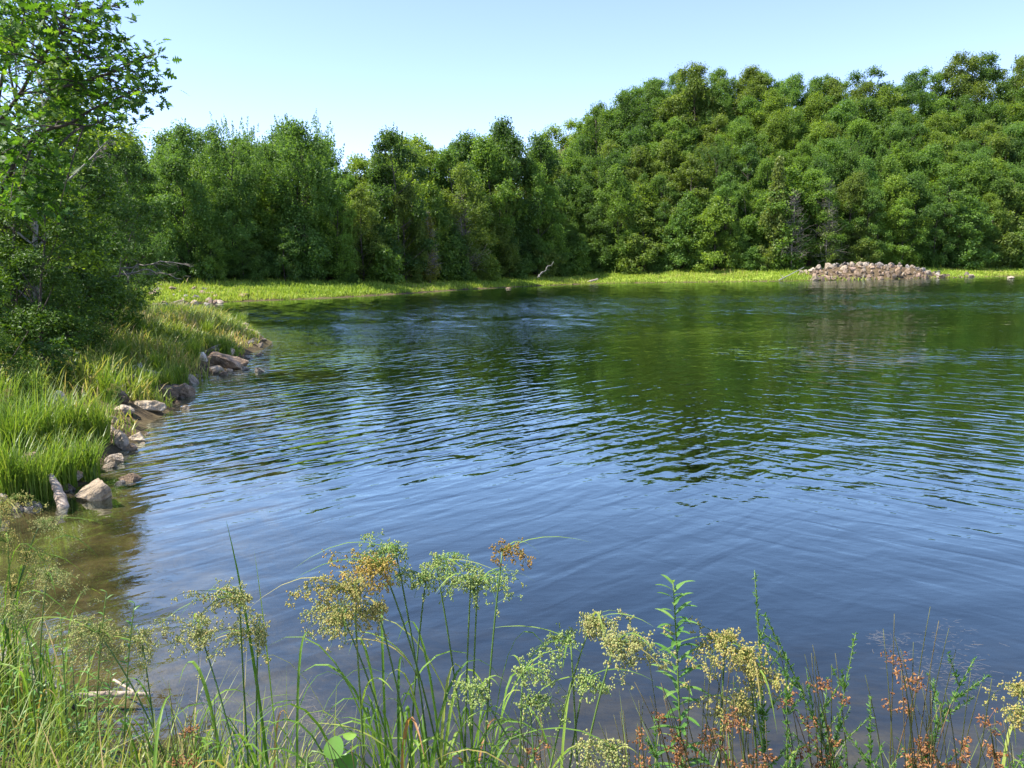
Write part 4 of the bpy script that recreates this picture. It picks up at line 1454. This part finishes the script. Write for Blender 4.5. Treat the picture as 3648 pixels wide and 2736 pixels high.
rs = np.random.RandomState(88)
STONE = [rock_mesh(1200 + k, (1, .8, .6), 2, 9, .06) for k in range(6)]
k = 0
while k < 70:
    y = 7.6 + 20 * rs.uniform() ** 1.3
    xs = np.linspace(-12, -3, 200)
    dl = lake_dist(xs, np.full(200, y))
    x = xs[np.argmax(dl < 0)] + rs.normal(.02, .22)
    w = rs.uniform(.09, .30)
    o = link_obj('stone', STONE[k % 6], None, (*(np.array(ROCK_COL[rs.choice(['tan', 'pale', 'tan', 'brown', 'grey'])]) * rs.uniform(.75, 1.15)), 1))
    o.location = (x, y, max(tz(x, y), -.03) + w * .12)
    o.rotation_euler = (rs.uniform(-.3, .3), rs.uniform(-.3, .3), rs.uniform(0, 6.28))
    o.scale = (w, w, w)
    tag(o, 'small stone among the bigger rocks along the left waterline', 'stone', 'small stones along the left waterline')
    ROCKS.append((x, y, w * .5))
    k += 1

# grass of the left bank
mb = MB()
rs = np.random.RandomState(58)
n = 150000
xx = rs.uniform(-16, -3.2, n)
yy = 6.6 + 32 * rs.uniform(0, 1, n) ** 1.25
d = lake_dist(xx, yy)
dens = (0.35 + .65 * sstep(-.6, .7, wob(xx, yy, 1.5, 91))) * (1 - .85 * sstep(3.0, 5.0, d + .5 * wob(xx, yy, .8, 92)))
keep = (d > .02 + .12 * wob(xx, yy, 2.2, 93)) & (d < 7) & (rs.uniform(0, 1, n) < dens)
for _x, _y, _r in ROCKS:
    keep &= ((xx - _x) ** 2 + ((yy - _y + .25) * .75) ** 2) > (_r * rs.uniform(.8, 1.25, len(xx))) ** 2
xx, yy, d = xx[keep], yy[keep], d[keep]
n = len(xx)
hh = (.22 + .48 * rs.uniform(0, 1, n)) * (1 + .45 * wob(xx, yy, 1.1, 94).clip(-.8, 1.2)) * (.6 + .4 * sstep(.1, .9, d))
blades(mb, np.stack([xx, yy, terrain(xx, yy) - .02], -1), hh, rs.uniform(.15, .9, n), rs.uniform(.008, .017, n) * (1 + yy / 25), rs, droop=.6,
       rnd=np.clip(rs.normal(.55, .22, n) + .28 * wob(xx, yy, .7, 95), 0, 1))
o = link_obj('bank_grass', mb.mesh('bank_grass', M['bank_grass']))
tag(o, 'long sunlit grass and sedge covering the left bank', 'grass', kind='stuff')


def tussock(u, v, h, label, seed, nb=260, w=.011, spread=.16, z=.25):
    r = np.random.RandomState(seed)
    p = on_level(u, v, z)
    p[2] = tz(p[0], p[1]) - .02
    m_ = MB()
    a = r.uniform(0, 6.28, nb)
    q = spread * np.sqrt(r.uniform(0, 1, nb))
    blades(m_, np.stack([q * np.cos(a), q * np.sin(a), np.zeros(nb)], -1), h * r.uniform(.55, 1.1, nb), r.uniform(.1, .55, nb), np.full(nb, w), r, droop=.5)
    o = link_obj('sedge_tussock', m_.mesh('sedge_tussock', M['tussock']))
    o.location = p
    return tag(o, label, 'grass tuft', 'tall tufts on the left bank')


for i, (u, v, h, lab) in enumerate([
        (600, 1375, .75, 'tall bright tuft rising behind the dark wet rock'), (560, 1345, .7, 'tall tuft left of the one behind the dark wet rock'),
        (800, 1262, .85, 'upright tuft above the large layered slab'), (345, 1545, .75, 'tall tuft over the waterline rock cluster'),
        (150, 1600, .95, 'broad bright tuft at the left end of the bank'), (60, 1650, .95, 'tall tuft at the left border of the bank'),
        (250, 1560, .8, 'bright tuft below the pale cracked rock'), (690, 1290, .7, 'tuft beside the white flat slab'),
        (740, 1220, .8, 'tuft in the sunlit middle of the bank'), (860, 1160, .8, 'tuft near the tip of the bank'), (440, 1330, .75, 'tuft above the white flat stone'),
        (120, 1500, .8, 'tuft left of the pale cracked rock'), (215, 1665, .7, 'low tuft behind the small upright stone'), (300, 1635, .65, 'tuft at the water edge left of the rock cluster'),
        (130, 1700, .7, 'tuft over the brown earthy rock'), (30, 1720, .8, 'tuft at the left border above the dark rock'), (520, 1400, .6, 'tuft between the white stones'), (395, 1440, .7, 'tuft behind the pale rounded boulder'), (640, 1340, .7, 'tuft behind the brown rounded rock'), (20, 1560, .9, 'tuft cut by the left border')]):
    tussock(u, v, h, lab, 300 + i, spread=.14 + .004 * (i % 5), nb=240)


# ------------------------------------------------------------------ foreground plants
def head_mesh(seed, size=.09, rays=15, droop=1.0, side=-1.0, dense=1.0):
    """woolgrass flower head: arching rays that end in bunches of tiny spikelets"""
    r = np.random.RandomState(seed)
    m_ = MB()
    SP, SR = [], []
    for k in range(rays):
        a = r.uniform(0, 6.28)
        ln = size * r.uniform(.45, 1.25)
        out = np.array([math.cos(a) + .75 * side, math.sin(a) * .8, 0])
        p1 = np.array([out[0] * ln * .35, out[1] * ln * .35, ln * r.uniform(.35, .8)])
        p2 = np.array([out[0] * ln * .8, out[1] * ln * .8, ln * r.uniform(-.85, .40) * droop])
        q = bezier((0, 0, 0), p1, p2, 7)
        tube(m_, q, np.linspace(.0011, .0006, 7), 3, rnd=.05, cap=False)
        for j in range(int(r.randint(7, 12) * dense)):
            s = q[r.randint(3, 7)]
            e = s + r.normal(0, 1, 3) * np.array([.013, .013, .012]) + [0, 0, -.008 * droop]
            tube(m_, np.array([s, (s + e) / 2 + [0, 0, .003], e]), [.0006, .0005, .0004], 3, rnd=.1, cap=False)
            for b in range(r.randint(5, 9)):
                SP.append(e + r.normal(0, .0048, 3))
                SR.append(np.clip(r.normal(.62, .16), .3, 1))
    SP = np.array(SP)
    n = len(SP)
    tv = np.array([[1, 0, 0], [0, 1, 0], [-1, 0, 0], [0, -1, 0], [0, 0, 1.5], [0, 0, -1.5]]) * .5
    tf = [np.array([[0, 1, 4], [1, 2, 4], [2, 3, 4], [3, 0, 4], [1, 0, 5], [2, 1, 5], [3, 2, 5], [0, 3, 5]])]
    scatter(m_, tv, tf, SP, frames(norm(r.normal(0, .5, (n, 3)) + [0, 0, -1]), r.uniform(0, 6, n)), r.uniform(.0036, .0064, n), np.array(SR))
    return m_.mesh('flower_head', M['seed'])


def strap_obj(parent, P, width, side, rv, mat='sedge_leaf', name='leaf'):
    m_ = MB()
    strap(m_, P, width, side, rv)
    return link_obj(name, m_.mesh(name, M[mat]), parent)


def woolgrass(bu, Y, heads, label, seed, nleaf=12, spread=.05, leafh=.62, bx=None, size=.085, bracts=True):
    r = np.random.RandomState(seed)
    b = at(bu, 2900, Y)
    b[2] = tz(b[0], Y) - .02
    root = empty('woolgrass', b)
    tag(root, label, 'sedge', 'woolgrass clumps on the near bank')
    for i, hd in enumerate(heads):
        u, v = hd[:2]
        col = hd[2] if len(hd) > 2 else (1, 1, 1)
        side = hd[3] if len(hd) > 3 else -1
        sz = hd[4] if len(hd) > 4 else 1.0
        top = at(u - 18 * side, v - 15, Y + r.uniform(-.12, .12)) - b
        s = np.array([r.normal(0, spread), r.normal(0, spread), 0])
        lean = top - s
        ctrl = s + np.array([lean[0] * .30, lean[1] * .3, lean[2] * .62])
        q = bezier(s, ctrl, top, 12)
        m_ = MB()
        tube(m_, q, np.linspace(.0040, .0023, 12), 5, rnd=r.uniform(.2, .9))
        st = link_obj('stem', m_.mesh('stem', M['sedge_stem'], True), root)
        h = link_obj('flower_head', head_mesh(seed * 31 + i, size * sz * r.uniform(1.0, 1.25), rays=int(13 * sz) + 2, side=side, dense=min(1.2, sz)), st, (*col, 1))
        h.location = top
        if bracts:
            for j in range(2):
                a = r.uniform(0, 6.28)
                ln = r.uniform(.10, .22)
                o_ = np.array([math.cos(a) + .5 * side, .6 * math.sin(a), 0])
                strap_obj(st, top + bezier((0, 0, 0), o_ * ln * .4 + [0, 0, ln * r.uniform(.25, .6)], o_ * ln + [0, 0, ln * r.uniform(-.6, .3)], 7), .0055, norm(np.cross(o_, [0, 0, 1]) + .01), r.uniform(.3, .95), name='bract')
        for j in range(2):                               # leaves on the stem
            t = r.uniform(.25, .7)
            p = q[int(t * 11)]
            a = r.uniform(0, 6.28)
            o_ = np.array([math.cos(a), math.sin(a) * .6, 0])
            ln = r.uniform(.2, .4)
            strap_obj(root, p + bezier((0, 0, 0), o_ * ln * .25 + [0, 0, ln * .6], o_ * ln * .9 + [0, 0, ln * r.uniform(-.1, .6)], 9), .0075, norm(np.cross(o_, [0, 0, 1])), r.uniform(.2, 1))
    for j in range(int(nleaf * 1.6)):
        a = r.uniform(0, 6.28)
        o_ = np.array([math.cos(a), math.sin(a) * .7, 0])
        s = np.array([r.normal(0, spread * 1.4), r.normal(0, spread * 1.2), 0])
        hh_ = leafh * r.uniform(.7, 1.3)
        rch = r.uniform(.15, .55)
        P = bezier(s, s + o_ * rch * .28 + [0, 0, hh_ * 1.25], s + o_ * rch + [0, 0, hh_ * r.uniform(.45, 1.0)], 12)
        strap_obj(root, P, r.uniform(.006, .0105), norm(np.cross(o_, [0, 0, 1]) + r.normal(0, .3, 3)), np.clip(r.normal(.5, .25), 0, 1))
    return root


TAN, GRN, BRN = (1.05, .95, .82), (.85, 1.05, .9), (.85, .55, .40)
woolgrass(960, 2.30, [(694, 2268), (835, 2160), (902, 2280)], 'woolgrass clump at the left centre with three drooping greenish heads', 401, 18, leafh=.74)
woolgrass(1430, 2.20, [(1242, 2130, TAN, -1, 1.2), (1205, 2215, (1, 1, 1), -1, 1.1), (1330, 2190, TAN, -1, 1.0)], 'woolgrass with the heavy tan heads bending furthest left of the main group', 402, 18, leafh=.80)
woolgrass(1540, 2.27, [(1345, 2035, (1.15, .85, .58), -1, 1.1), (1392, 1985, GRN, -1, 1.0), (1500, 2075, GRN, -1, .9)], 'woolgrass with the highest orange tan head of the main group', 403, 18, leafh=.82)
woolgrass(1660, 2.36, [(1570, 2020, GRN, 1, .9), (1660, 2085, GRN, -1, .9), (1720, 2095, GRN, 1, .8)], 'woolgrass with sparse green heads right of the orange tan head', 404, 18, leafh=.80)
woolgrass(1735, 2.12, [(1808, 1980, BRN, 1, .6)], 'single woolgrass stem with a small brown head above the main group', 405, 8, bracts=True)
woolgrass(1985, 2.10, [(2125, 2235, (1, 1, 1), 1, 1.0), (2205, 2320, (1, 1, 1), 1, 1.1), (2015, 2295, GRN, -1, .7), (2100, 2440, GRN, 1, .7)], 'woolgrass with yellow green heads left of the tall leafy goldenrod', 406, 18, leafh=.66)
woolgrass(1930, 2.02, [(1880, 2415, GRN, 1, .7), (1905, 2520, GRN, 1, .7), (1690, 2480, GRN, -1, .7)], 'short woolgrass with small green heads low in the centre', 407, 12, leafh=.5)
woolgrass(2700, 2.10, [(2565, 2300, TAN, -1, .9), (2650, 2350, TAN, -1, 1.0), (2700, 2430, TAN, 1, .8), (2625, 2535, TAN, -1, .9)], 'woolgrass with loose tan heads right of the goldenrod', 408, 12, leafh=.62)
woolgrass(2230, 1.92, [(2176, 2690, (1, 1, 1), -1, .9)], 'low woolgrass with one head at the bottom border', 409, 10, leafh=.42)
woolgrass(3680, 2.10, [(3632, 2470, TAN, -1, .7), (3640, 2560, TAN, -1, .6)], 'woolgrass with small tan heads cut by the right border', 410, 6)
woolgrass(640, 2.75, [(490, 2310, (1, 1, 1), -1, 1.5), (335, 2275, (1, 1, 1), -1, 1.3)], 'woolgrass with two broad tan heads before the shallow water on the left', 411, 10, size=.095)
woolgrass(40, 3.55, [(30, 1815, TAN, 1, 1.2), (120, 2000, TAN, 1, 1.1), (10, 1950, TAN, -1, 1.0), (60, 2110, TAN, 1, 1.0), (160, 1880, (1, 1, 1), 1, .8)], 'large woolgrass clump with tan heads along the left border', 412, 16, leafh=.9, size=.10)
BIG = bpy.data.objects['woolgrass.%03d' % (len([o for o in bpy.data.objects if o.name.startswith('woolgrass')]) - 1)]
woolgrass(190, 3.3, [(185, 2075, (1, 1, 1), 1, 1.0), (60, 2200, (1, 1, 1), -1, .9)], 'woolgrass beside the large left border clump and lower than it', 413, 12, leafh=.7, size=.10)
woolgrass(1180, 2.18, [], 'arching grass leaves between the left and the main woolgrass', 414, 16, leafh=.58, spread=.09)
woolgrass(2420, 2.0, [], 'arching grass leaves at the foot of the goldenrod', 415, 9, leafh=.42, spread=.08)
woolgrass(760, 2.1, [], 'grass leaves at the bottom left of centre', 416, 18, leafh=.55, spread=.12)
# the tall single blade left of the main group
_r = bpy.data.objects['woolgrass']
_b = np.array(_r.location)
strap_obj(_r, bezier(np.array([.02, 0, 0]), at(940, 2400, 2.3) - _b, at(805, 1850, 2.32) - _b, 14), .009, np.array([1, .2, 0]), .1)
strap_obj(_r, bezier(np.array([.05, 0, 0]), at(960, 2300, 2.3) - _b, at(905, 1960, 2.35) - _b, 14), .004, np.array([1, .2, 0]), .75)


def lance(parent, base, dirv, ln, w, rv, curl=.35, mat='weed_leaf'):
    dirv = np.asarray(dirv, float)
    flatd = norm(dirv * [1, 1, 0] + 1e-6)
    P = bezier(base, base + dirv * ln * .55 + [0, 0, ln * .08], base + dirv * ln * .9 + flatd * ln * .12 + [0, 0, -ln * curl], 7)
    k = len(P)
    t = np.linspace(0, 1, k)
    m_ = MB()
    wv = w * .5 * np.sin(np.pi * np.clip(t * .92 + .06, 0, 1)) ** .8
    T = norm(np.gradient(P, axis=0))
    S = norm(np.cross(T, [0, 0, 1]) + 1e-6)
    Nn = np.cross(S, T)
    V = np.stack([P - S * wv[:, None] + Nn * (wv * .3)[:, None], P, P + S * wv[:, None] + Nn * (wv * .3)[:, None]], 1).reshape(-1, 3)
    i = np.arange(k - 1)[:, None] * 3
    m_.add(V, [np.concatenate([np.concatenate([i, i + 1, i + 4, i + 3], 1), np.concatenate([i + 1, i + 2, i + 5, i + 4], 1)])], rv)
    return link_obj('leaf', m_.mesh('leaf', M[mat]), parent)


def leafy_stem(name, bu, Y, tip, label, seed, nl, l0, l1, w, cat, group=None, top_dense=True, z0=.2, bu_v=2900):
    r = np.random.RandomState(seed)
    b = at(bu, bu_v, Y)
    b[2] = tz(b[0], Y) - .02
    root = empty(name, b)
    tag(root, label, cat, group)
    top = at(tip[0], tip[1], Y + r.uniform(-.08, .08)) - b
    q = bezier((0, 0, 0), np.array([top[0] * .3, top[1] * .3, top[2] * .6]), top, 20)
    m_ = MB()
    tube(m_, q, np.linspace(.0042, .0016, 20), 6, rnd=.8)
    link_obj('stem', m_.mesh('stem', M['sedge_stem'], True), root)
    for k in range(nl):
        t = z0 + (1 - z0) * (k / (nl - 1)) ** (.8 if top_dense else 1.0)
        f = t * 19
        i = min(18, int(f))
        p = q[i] + (q[i + 1] - q[i]) * (f - i)
        a = k * 2.4 + r.normal(0, .4)
        sl = .05 + .55 * t ** 2
        dv = norm(np.array([math.cos(a), math.sin(a), sl]))
        ln = (l0 + (l1 - l0) * t) * r.uniform(.75, 1.2)
        lance(root, p, dv, ln, w * (.6 + .4 * ln / l0), np.clip(r.normal(.35 + .4 * t, .15), 0, 1), curl=r.uniform(.05, .65) * (1.2 - t))
    return root


leafy_stem('goldenrod', 2450, 2.1, (2398, 2075), 'tall leafy goldenrod stem standing alone against the water', 421, 84, .135, .06, .016, 'plant')
WEEDS = [(380, 2110, 'leafy weed with the topmost shoot before the shallow water on the left'), (215, 2190, 'leafy weed left of the topmost weed shoot'),
         (325, 2235, 'leafy weed with drooping leaves beside the broad tan heads'), (110, 2290, 'leafy weed above the grey weathered log'),
         (50, 2390, 'leafy weed at the left border above the log'), (255, 2340, 'leafy weed standing before the end of the grey log'),
         (395, 2400, 'leafy weed behind the pale barkless stick'), (150, 2440, 'leafy weed hanging over the grey log'), (480, 2150, 'thin leafy shoot right of the topmost weed'),
         (90, 2560, 'leafy weed low in the bottom left corner'), (300, 2600, 'leafy weed low at the bottom border'), (520, 2560, 'small leafy weed at the bottom border by the water')]
for i, (u, v, lab) in enumerate(WEEDS):
    leafy_stem('leafy_weed', u + [-60, 40, -20, 30][i % 4], 2.75 + .1 * (i % 4), (u, v), lab, 430 + i, 26, .06, .03, .011, 'plant', 'leafy weeds of the lower left bank', False, .15, 2800)


def aster(bu, Y, tip, label, seed, nb=12, bl=.16):
    """thin branching plant set with very small leaves"""
    r = np.random.RandomState(seed)
    b = at(bu, 2900, Y)
    b[2] = tz(b[0], Y) - .02
    root = empty('aster', b)
    tag(root, label, 'plant', 'fine leaved asters on the near bank')
    top = at(tip[0], tip[1], Y + r.uniform(-.1, .1)) - b
    q = bezier((0, 0, 0), np.array([top[0] * .25, top[1] * .3, top[2] * .55]), top, 24)
    sm, fm = MB(), MB()
    tube(sm, q, np.linspace(.003, .0009, 24), 5, rnd=.9)
    lines = [(q[8:], 1.0)]
    T = norm(top)
    for k in range(nb):
        t = r.uniform(.3, .92)
        i = int(t * 23)
        a = k * 2.4
        sidev = np.array([math.cos(a), math.sin(a) * .5, 0])
        ln = bl * (1.25 - t) * r.uniform(.6, 1.3) + .03
        dv = norm(norm(q[min(23, i + 1)] - q[i - 1]) * .75 + sidev * .8 + [0, 0, .1])
        c = bezier(q[i], q[i] + dv * ln * .5, q[i] + dv * ln + [0, 0, ln * .08], 8)
        tube(sm, c, np.linspace(.0016, .0007, 8), 4, rnd=1.0, cap=False)
        lines.append((c, .8))
    P, Nn, S = [], [], []
    for c, f in lines:
        L_ = np.linalg.norm(np.diff(c, axis=0), axis=1).sum()
        n = int(L_ / .0024)
        for j in range(n):
            t = r.uniform(0, 1)
            x = t * (len(c) - 1.001)
            i = int(x)
            p = c[i] + (c[i + 1] - c[i]) * (x - i)
            dv = norm(norm(c[i + 1] - c[i]) * .9 + r.normal(0, .55, 3))
            P.append(p)
            Nn.append(dv)
            S.append(r.uniform(.012, .023) * f * (1.15 - .5 * t))
    P, Nn, S = np.array(P), np.array(Nn), np.array(S)
    n = len(P)
    side = norm(np.cross(Nn, r.normal(0, 1, (n, 3))))
    fr_ = np.stack([side, Nn, np.cross(side, Nn)], -1)
    scatter(fm, LEAF_LANCE[0] * [1.6, 1, 1], LEAF_LANCE[1], P, fr_, S, np.clip(r.normal(.5, .25, n), 0, 1))
    link_obj('stem', sm.mesh('stem', M['sedge_stem'], True), root)
    o = link_obj('foliage', fm.mesh('foliage', M['weed_leaf']), root)
    o['kind'] = 'stuff'
    return root


for i, (bu, Y, tip, lab, nb, bl) in enumerate([
        (2760, 2.05, (2688, 2040), 'tall slim aster rising behind the loose tan woolgrass heads', 9, .14),
        (3170, 2.10, (2722, 2190), 'aster leaning left with long bare looking side branches', 15, .22),
        (2900, 2.15, (3048, 2260), 'aster between the two leaning ones pointing up and right', 8, .16),
        (3060, 2.00, (3472, 2345), 'aster leaning far right over the floating straw', 16, .20),
        (3350, 1.95, (3660, 2660), 'low aster leaning out at the lower right corner', 10, .14),
        (2820, 1.95, (2800, 2330), 'aster right of the loose tan woolgrass heads', 9, .16),
        (3120, 1.92, (3100, 2480), 'short bushy aster before the rush clumps on the right', 12, .16),
        (2380, 1.9, (2330, 2560), 'low aster at the foot of the goldenrod', 9, .12)]):
    aster(bu, Y, tip, lab, 450 + i, nb, bl)


def rush(bu, Y, tops, label, seed):
    r = np.random.RandomState(seed)
    b = at(bu, 2900, Y)
    b[2] = tz(b[0], Y) - .02
    root = empty('rush', b)
    tag(root, label, 'rush', 'rush clumps with brown flowers')
    for i, (u, v) in enumerate(tops):
        top = at(u, v, Y + r.uniform(-.12, .12)) - b
        s = np.array([r.normal(0, .05), r.normal(0, .05), 0])
        q = bezier(s, s + (top - s) * [.15, .4, .6], top, 14)
        m_ = MB()
        tube(m_, q, np.linspace(.0028, .0009, 14), 5, rnd=r.uniform(.1, 1))
        st = link_obj('stem', m_.mesh('stem', M['rush_stem'], True), root)
        if r.uniform() < .9:
            p = q[r.randint(7, 12)]
            f = MB()
            SP = []
            for k in range(r.randint(7, 12)):
                e = r.normal(0, 1, 3) * [.016, .014, .015] + [0, 0, .010]
                tube(f, np.array([np.zeros(3), e * .5 + [0, 0, .003], e]), [.0006, .0005, .0004], 3, rnd=.2, cap=False)
                for j in range(r.randint(3, 6)):
                    SP.append(e + r.normal(0, .004, 3))
            SP = np.array(SP)
            n = len(SP)
            tv = np.array([[.35, 0, 0], [0, .35, 0], [-.35, 0, 0], [0, -.35, 0], [0, 0, 1.0], [0, 0, -.5]])
            tf = [np.array([[0, 1, 4], [1, 2, 4], [2, 3, 4], [3, 0, 4], [1, 0, 5], [2, 1, 5], [3, 2, 5], [0, 3, 5]])]
            scatter(f, tv, tf, SP, frames(norm(r.normal(0, 1, (n, 3)) + [0, 0, .4]), r.uniform(0, 6, n)), r.uniform(.005, .0095, n), r.uniform(0, 1, n))
            fo = link_obj('flower_head', f.mesh('flower_head', M['rush_seed']), st)
            fo.location = p
    return root


rr = np.random.RandomState(12)
for i, (bu, Y, n, u0, u1, v0, v1, lab) in enumerate([
        (2520, 2.02, 11, 2260, 2620, 2330, 2560, 'rush clump with brown flowers before the goldenrod'),
        (2700, 1.92, 10, 2480, 2800, 2420, 2620, 'low dense rush clump right of the goldenrod foot'),
        (2960, 2.10, 9, 2740, 2990, 2240, 2480, 'tall thin rush clump right of the loose tan woolgrass'),
        (3230, 2.00, 11, 3080, 3420, 2180, 2560, 'rush clump with the densest rust brown flowers on the right'),
        (3400, 1.92, 8, 3260, 3560, 2400, 2620, 'rush clump near the lower right corner'),
        (3640, 2.02, 4, 3440, 3648, 2480, 2640, 'few rush stems at the right border'),
        (2320, 1.92, 6, 2130, 2360, 2500, 2660, 'low rush tuft left of the goldenrod foot'),
        (1260, 1.95, 5, 1150, 1320, 2560, 2680, 'short brown rush at the bottom left of centre'),
        (700, 2.3, 7, 560, 820, 2440, 2620, 'sparse brown rush at the bottom left by the water'),
        (1900, 1.9, 6, 1780, 1990, 2520, 2660, 'short brown rush at the bottom centre')]):
    rush(bu, Y, [(rr.uniform(u0, u1), rr.uniform(v0 - 20, v1 - 20)) for _ in range(int(n * 1.5))], lab, 470 + i)

# the creeper with round leaves at the bottom
cr = at(1150, 2900, 1.95)
cr[2] = tz(cr[0], 1.95)
vine = empty('creeper', cr)
tag(vine, 'creeper with three round shiny green leaves at the bottom border', 'plant')
m_ = MB()
q = smooth_line(np.array([(0, 0, 0), at(1090, 2760, 1.95) - cr, at(1180, 2690, 1.95) - cr, at(1250, 2640, 1.95) - cr]), 16)
tube(m_, q, np.linspace(.003, .0015, 16), 5, rnd=.9)
link_obj('stem', m_.mesh('stem', M['sedge_stem'], True), vine)


def round_leaf(u, v, w, nrm, rv, sy=1.0):
    p = at(u, v, 1.93) - cr
    n = 15
    a = np.linspace(0, 2 * np.pi, n, endpoint=False)
    rad = 1 - .18 * np.maximum(0, np.cos(a + np.pi / 2)) ** 6 + .12 * np.maximum(0, np.cos(a - np.pi / 2)) ** 8
    V = np.stack([np.cos(a) * rad, np.sin(a) * rad * sy, .34 * np.abs(np.cos(a)) - .1 * np.sin(a) ** 2], -1) * .5 * w
    V = np.concatenate([V, [[0, 0, -.03 * w]]])
    fr_ = frames(np.array([nrm], float), np.array([.3]))[0]
    m_ = MB()
    m_.add(V @ fr_.T, [np.array([[i, (i + 1) % n, n] for i in range(n)])], rv)
    o = link_obj('leaf', m_.mesh('leaf', M['round_leaf'], True), vine)
    o.location = p


round_leaf(1195, 2668, .058, (-.3, -.75, .6), .3)
round_leaf(1232, 2728, .060, (.1, -.5, .85), .2)
round_leaf(1248, 2626, .040, (-.2, -.25, .95), 1.0, .6)

for i, (u, v, z, sc, lab) in enumerate([
        (240, 1330, .7, .85, 'woolgrass with tan heads at the back of the bank before the dark bushes'), (330, 1300, .7, .85, 'woolgrass right of the first tan clump before the dark bushes'),
        (110, 1380, .7, .9, 'woolgrass at the left back of the bank'), (700, 1180, .5, .9, 'woolgrass in the middle of the far bank end'),
        (800, 1150, .4, .85, 'woolgrass near the tip of the bank'), (580, 1180, .6, .85, 'woolgrass on the shaded part of the bank'),
        (40, 1480, .6, .85, 'woolgrass at the left border of the bank grass'), (390, 1420, .5, .7, 'low woolgrass above the pale rounded boulder')]):
    p = on_level(u, v, z)
    c = copy_tree(BIG)
    c.location = (p[0], p[1], tz(p[0], p[1]))
    c.rotation_euler = (0, 0, i * 1.7 + .5)
    c.scale = (sc * .7, sc * .7, sc * .62)
    tag(c, lab, 'sedge', 'woolgrass clumps on the left bank')

# mixed low growth at the very edge of the near bank
mb = MB()
rs = np.random.RandomState(60)


def near_grass(n, x0, x1, y0, y1, h0, h1, w):
    x = rs.uniform(x0, x1, n)
    y = rs.uniform(y0, y1, n)
    k = (lake_dist(x, y) > -.12) & ~((y > 2.75) & (y < 3.75) & (x > -2.45) & (x < -1.2) & (rs.uniform(0, 1, n) < .86))
    x, y = x[k], y[k]
    blades(mb, np.stack([x, y, terrain(x, y) - .02], -1), rs.uniform(h0, h1, len(x)), rs.uniform(.1, .7, len(x)), rs.uniform(.6, 1.3, len(x)) * w, rs, droop=.5, rnd=np.clip(rs.normal(.5, .27, len(x)), 0, 1))


near_grass(7500, -3.6, -1.15, 2.3, 4.6, .22, .66, .0075)
near_grass(1500, -2.6, -.7, 1.7, 3.2, .4, .8, .006)
near_grass(2600, -1.2, 2.6, 1.5, 2.5, .35, .78, .0055)
near_grass(900, -5.6, -3.4, 4.2, 7.5, .3, .8, .01)
o = link_obj('bank_edge_grass', mb.mesh('bank_edge_grass', M['bank_grass']))
tag(o, 'tangled fine grass along the edge of the near bank', 'grass', kind='stuff')

# ------------------------------------------------------------------ floating things
mb = MB()
rs = np.random.RandomState(61)
for (u, v, du, dv, n) in [(3180, 2290, 70, 40, 50), (3330, 2340, 190, 80, 130), (3420, 2420, 160, 60, 90), (3130, 2260, 50, 24, 30), (3380, 2230, 110, 40, 30), (1130, 2560, 120, 90, 110), (760, 2480, 60, 60, 50)]:
    for k in range(n):
        p = on_level(u + rs.normal(0, du * .5), v + rs.normal(0, dv * .5), .002)
        a = rs.normal(.1, .9)
        ln = .008 + .035 * rs.uniform() ** 2
        p[2] = rs.uniform(-.02, .002)
        dv_ = np.array([math.cos(a), math.sin(a), 0]) * ln
        tube(mb, np.array([p - dv_, p + [rs.normal(0, .003), rs.normal(0, .003), 0], p + dv_]), [.0005, .0007, .0004], 3, cap=False)
o = link_obj('floating_straw', mb.mesh('floating_straw', M['floating']))
tag(o, 'loose mats of pale straw floating on the water behind the asters', 'straw', kind='stuff')
p = on_level(598, 2268, .006)
mb = MB()
mb.add(LEAF_OAK[0] * [.8, 1, .6] * .055, LEAF_OAK[1], .5)
o = link_obj('floating_leaf', mb.mesh('floating_leaf', M['dark_leaf']))
o.location = p
o.rotation_euler = (.1, .1, 1.2)
tag(o, 'dark dead leaf floating beside the left woolgrass', 'leaf')

# trees of one description: say which of them, counted from the left
same = {}
for o in bpy.data.objects:
    if o.parent is None and o.get('category') == 'tree':
        same.setdefault(o['label'], []).append(o)
ORD = ['', 'second', 'third', 'fourth', 'fifth', 'sixth', 'seventh', 'eighth']
for lab, objs in same.items():
    if len(objs) > 1:
        objs.sort(key=lambda q: q.location[0] / q.location[1])
        for i, o in enumerate(objs):
            which = 'leftmost' if i == 0 else ('rightmost' if i == len(objs) - 1 else ORD[i] + ' from left')
            o['label'] = lab + ', ' + which
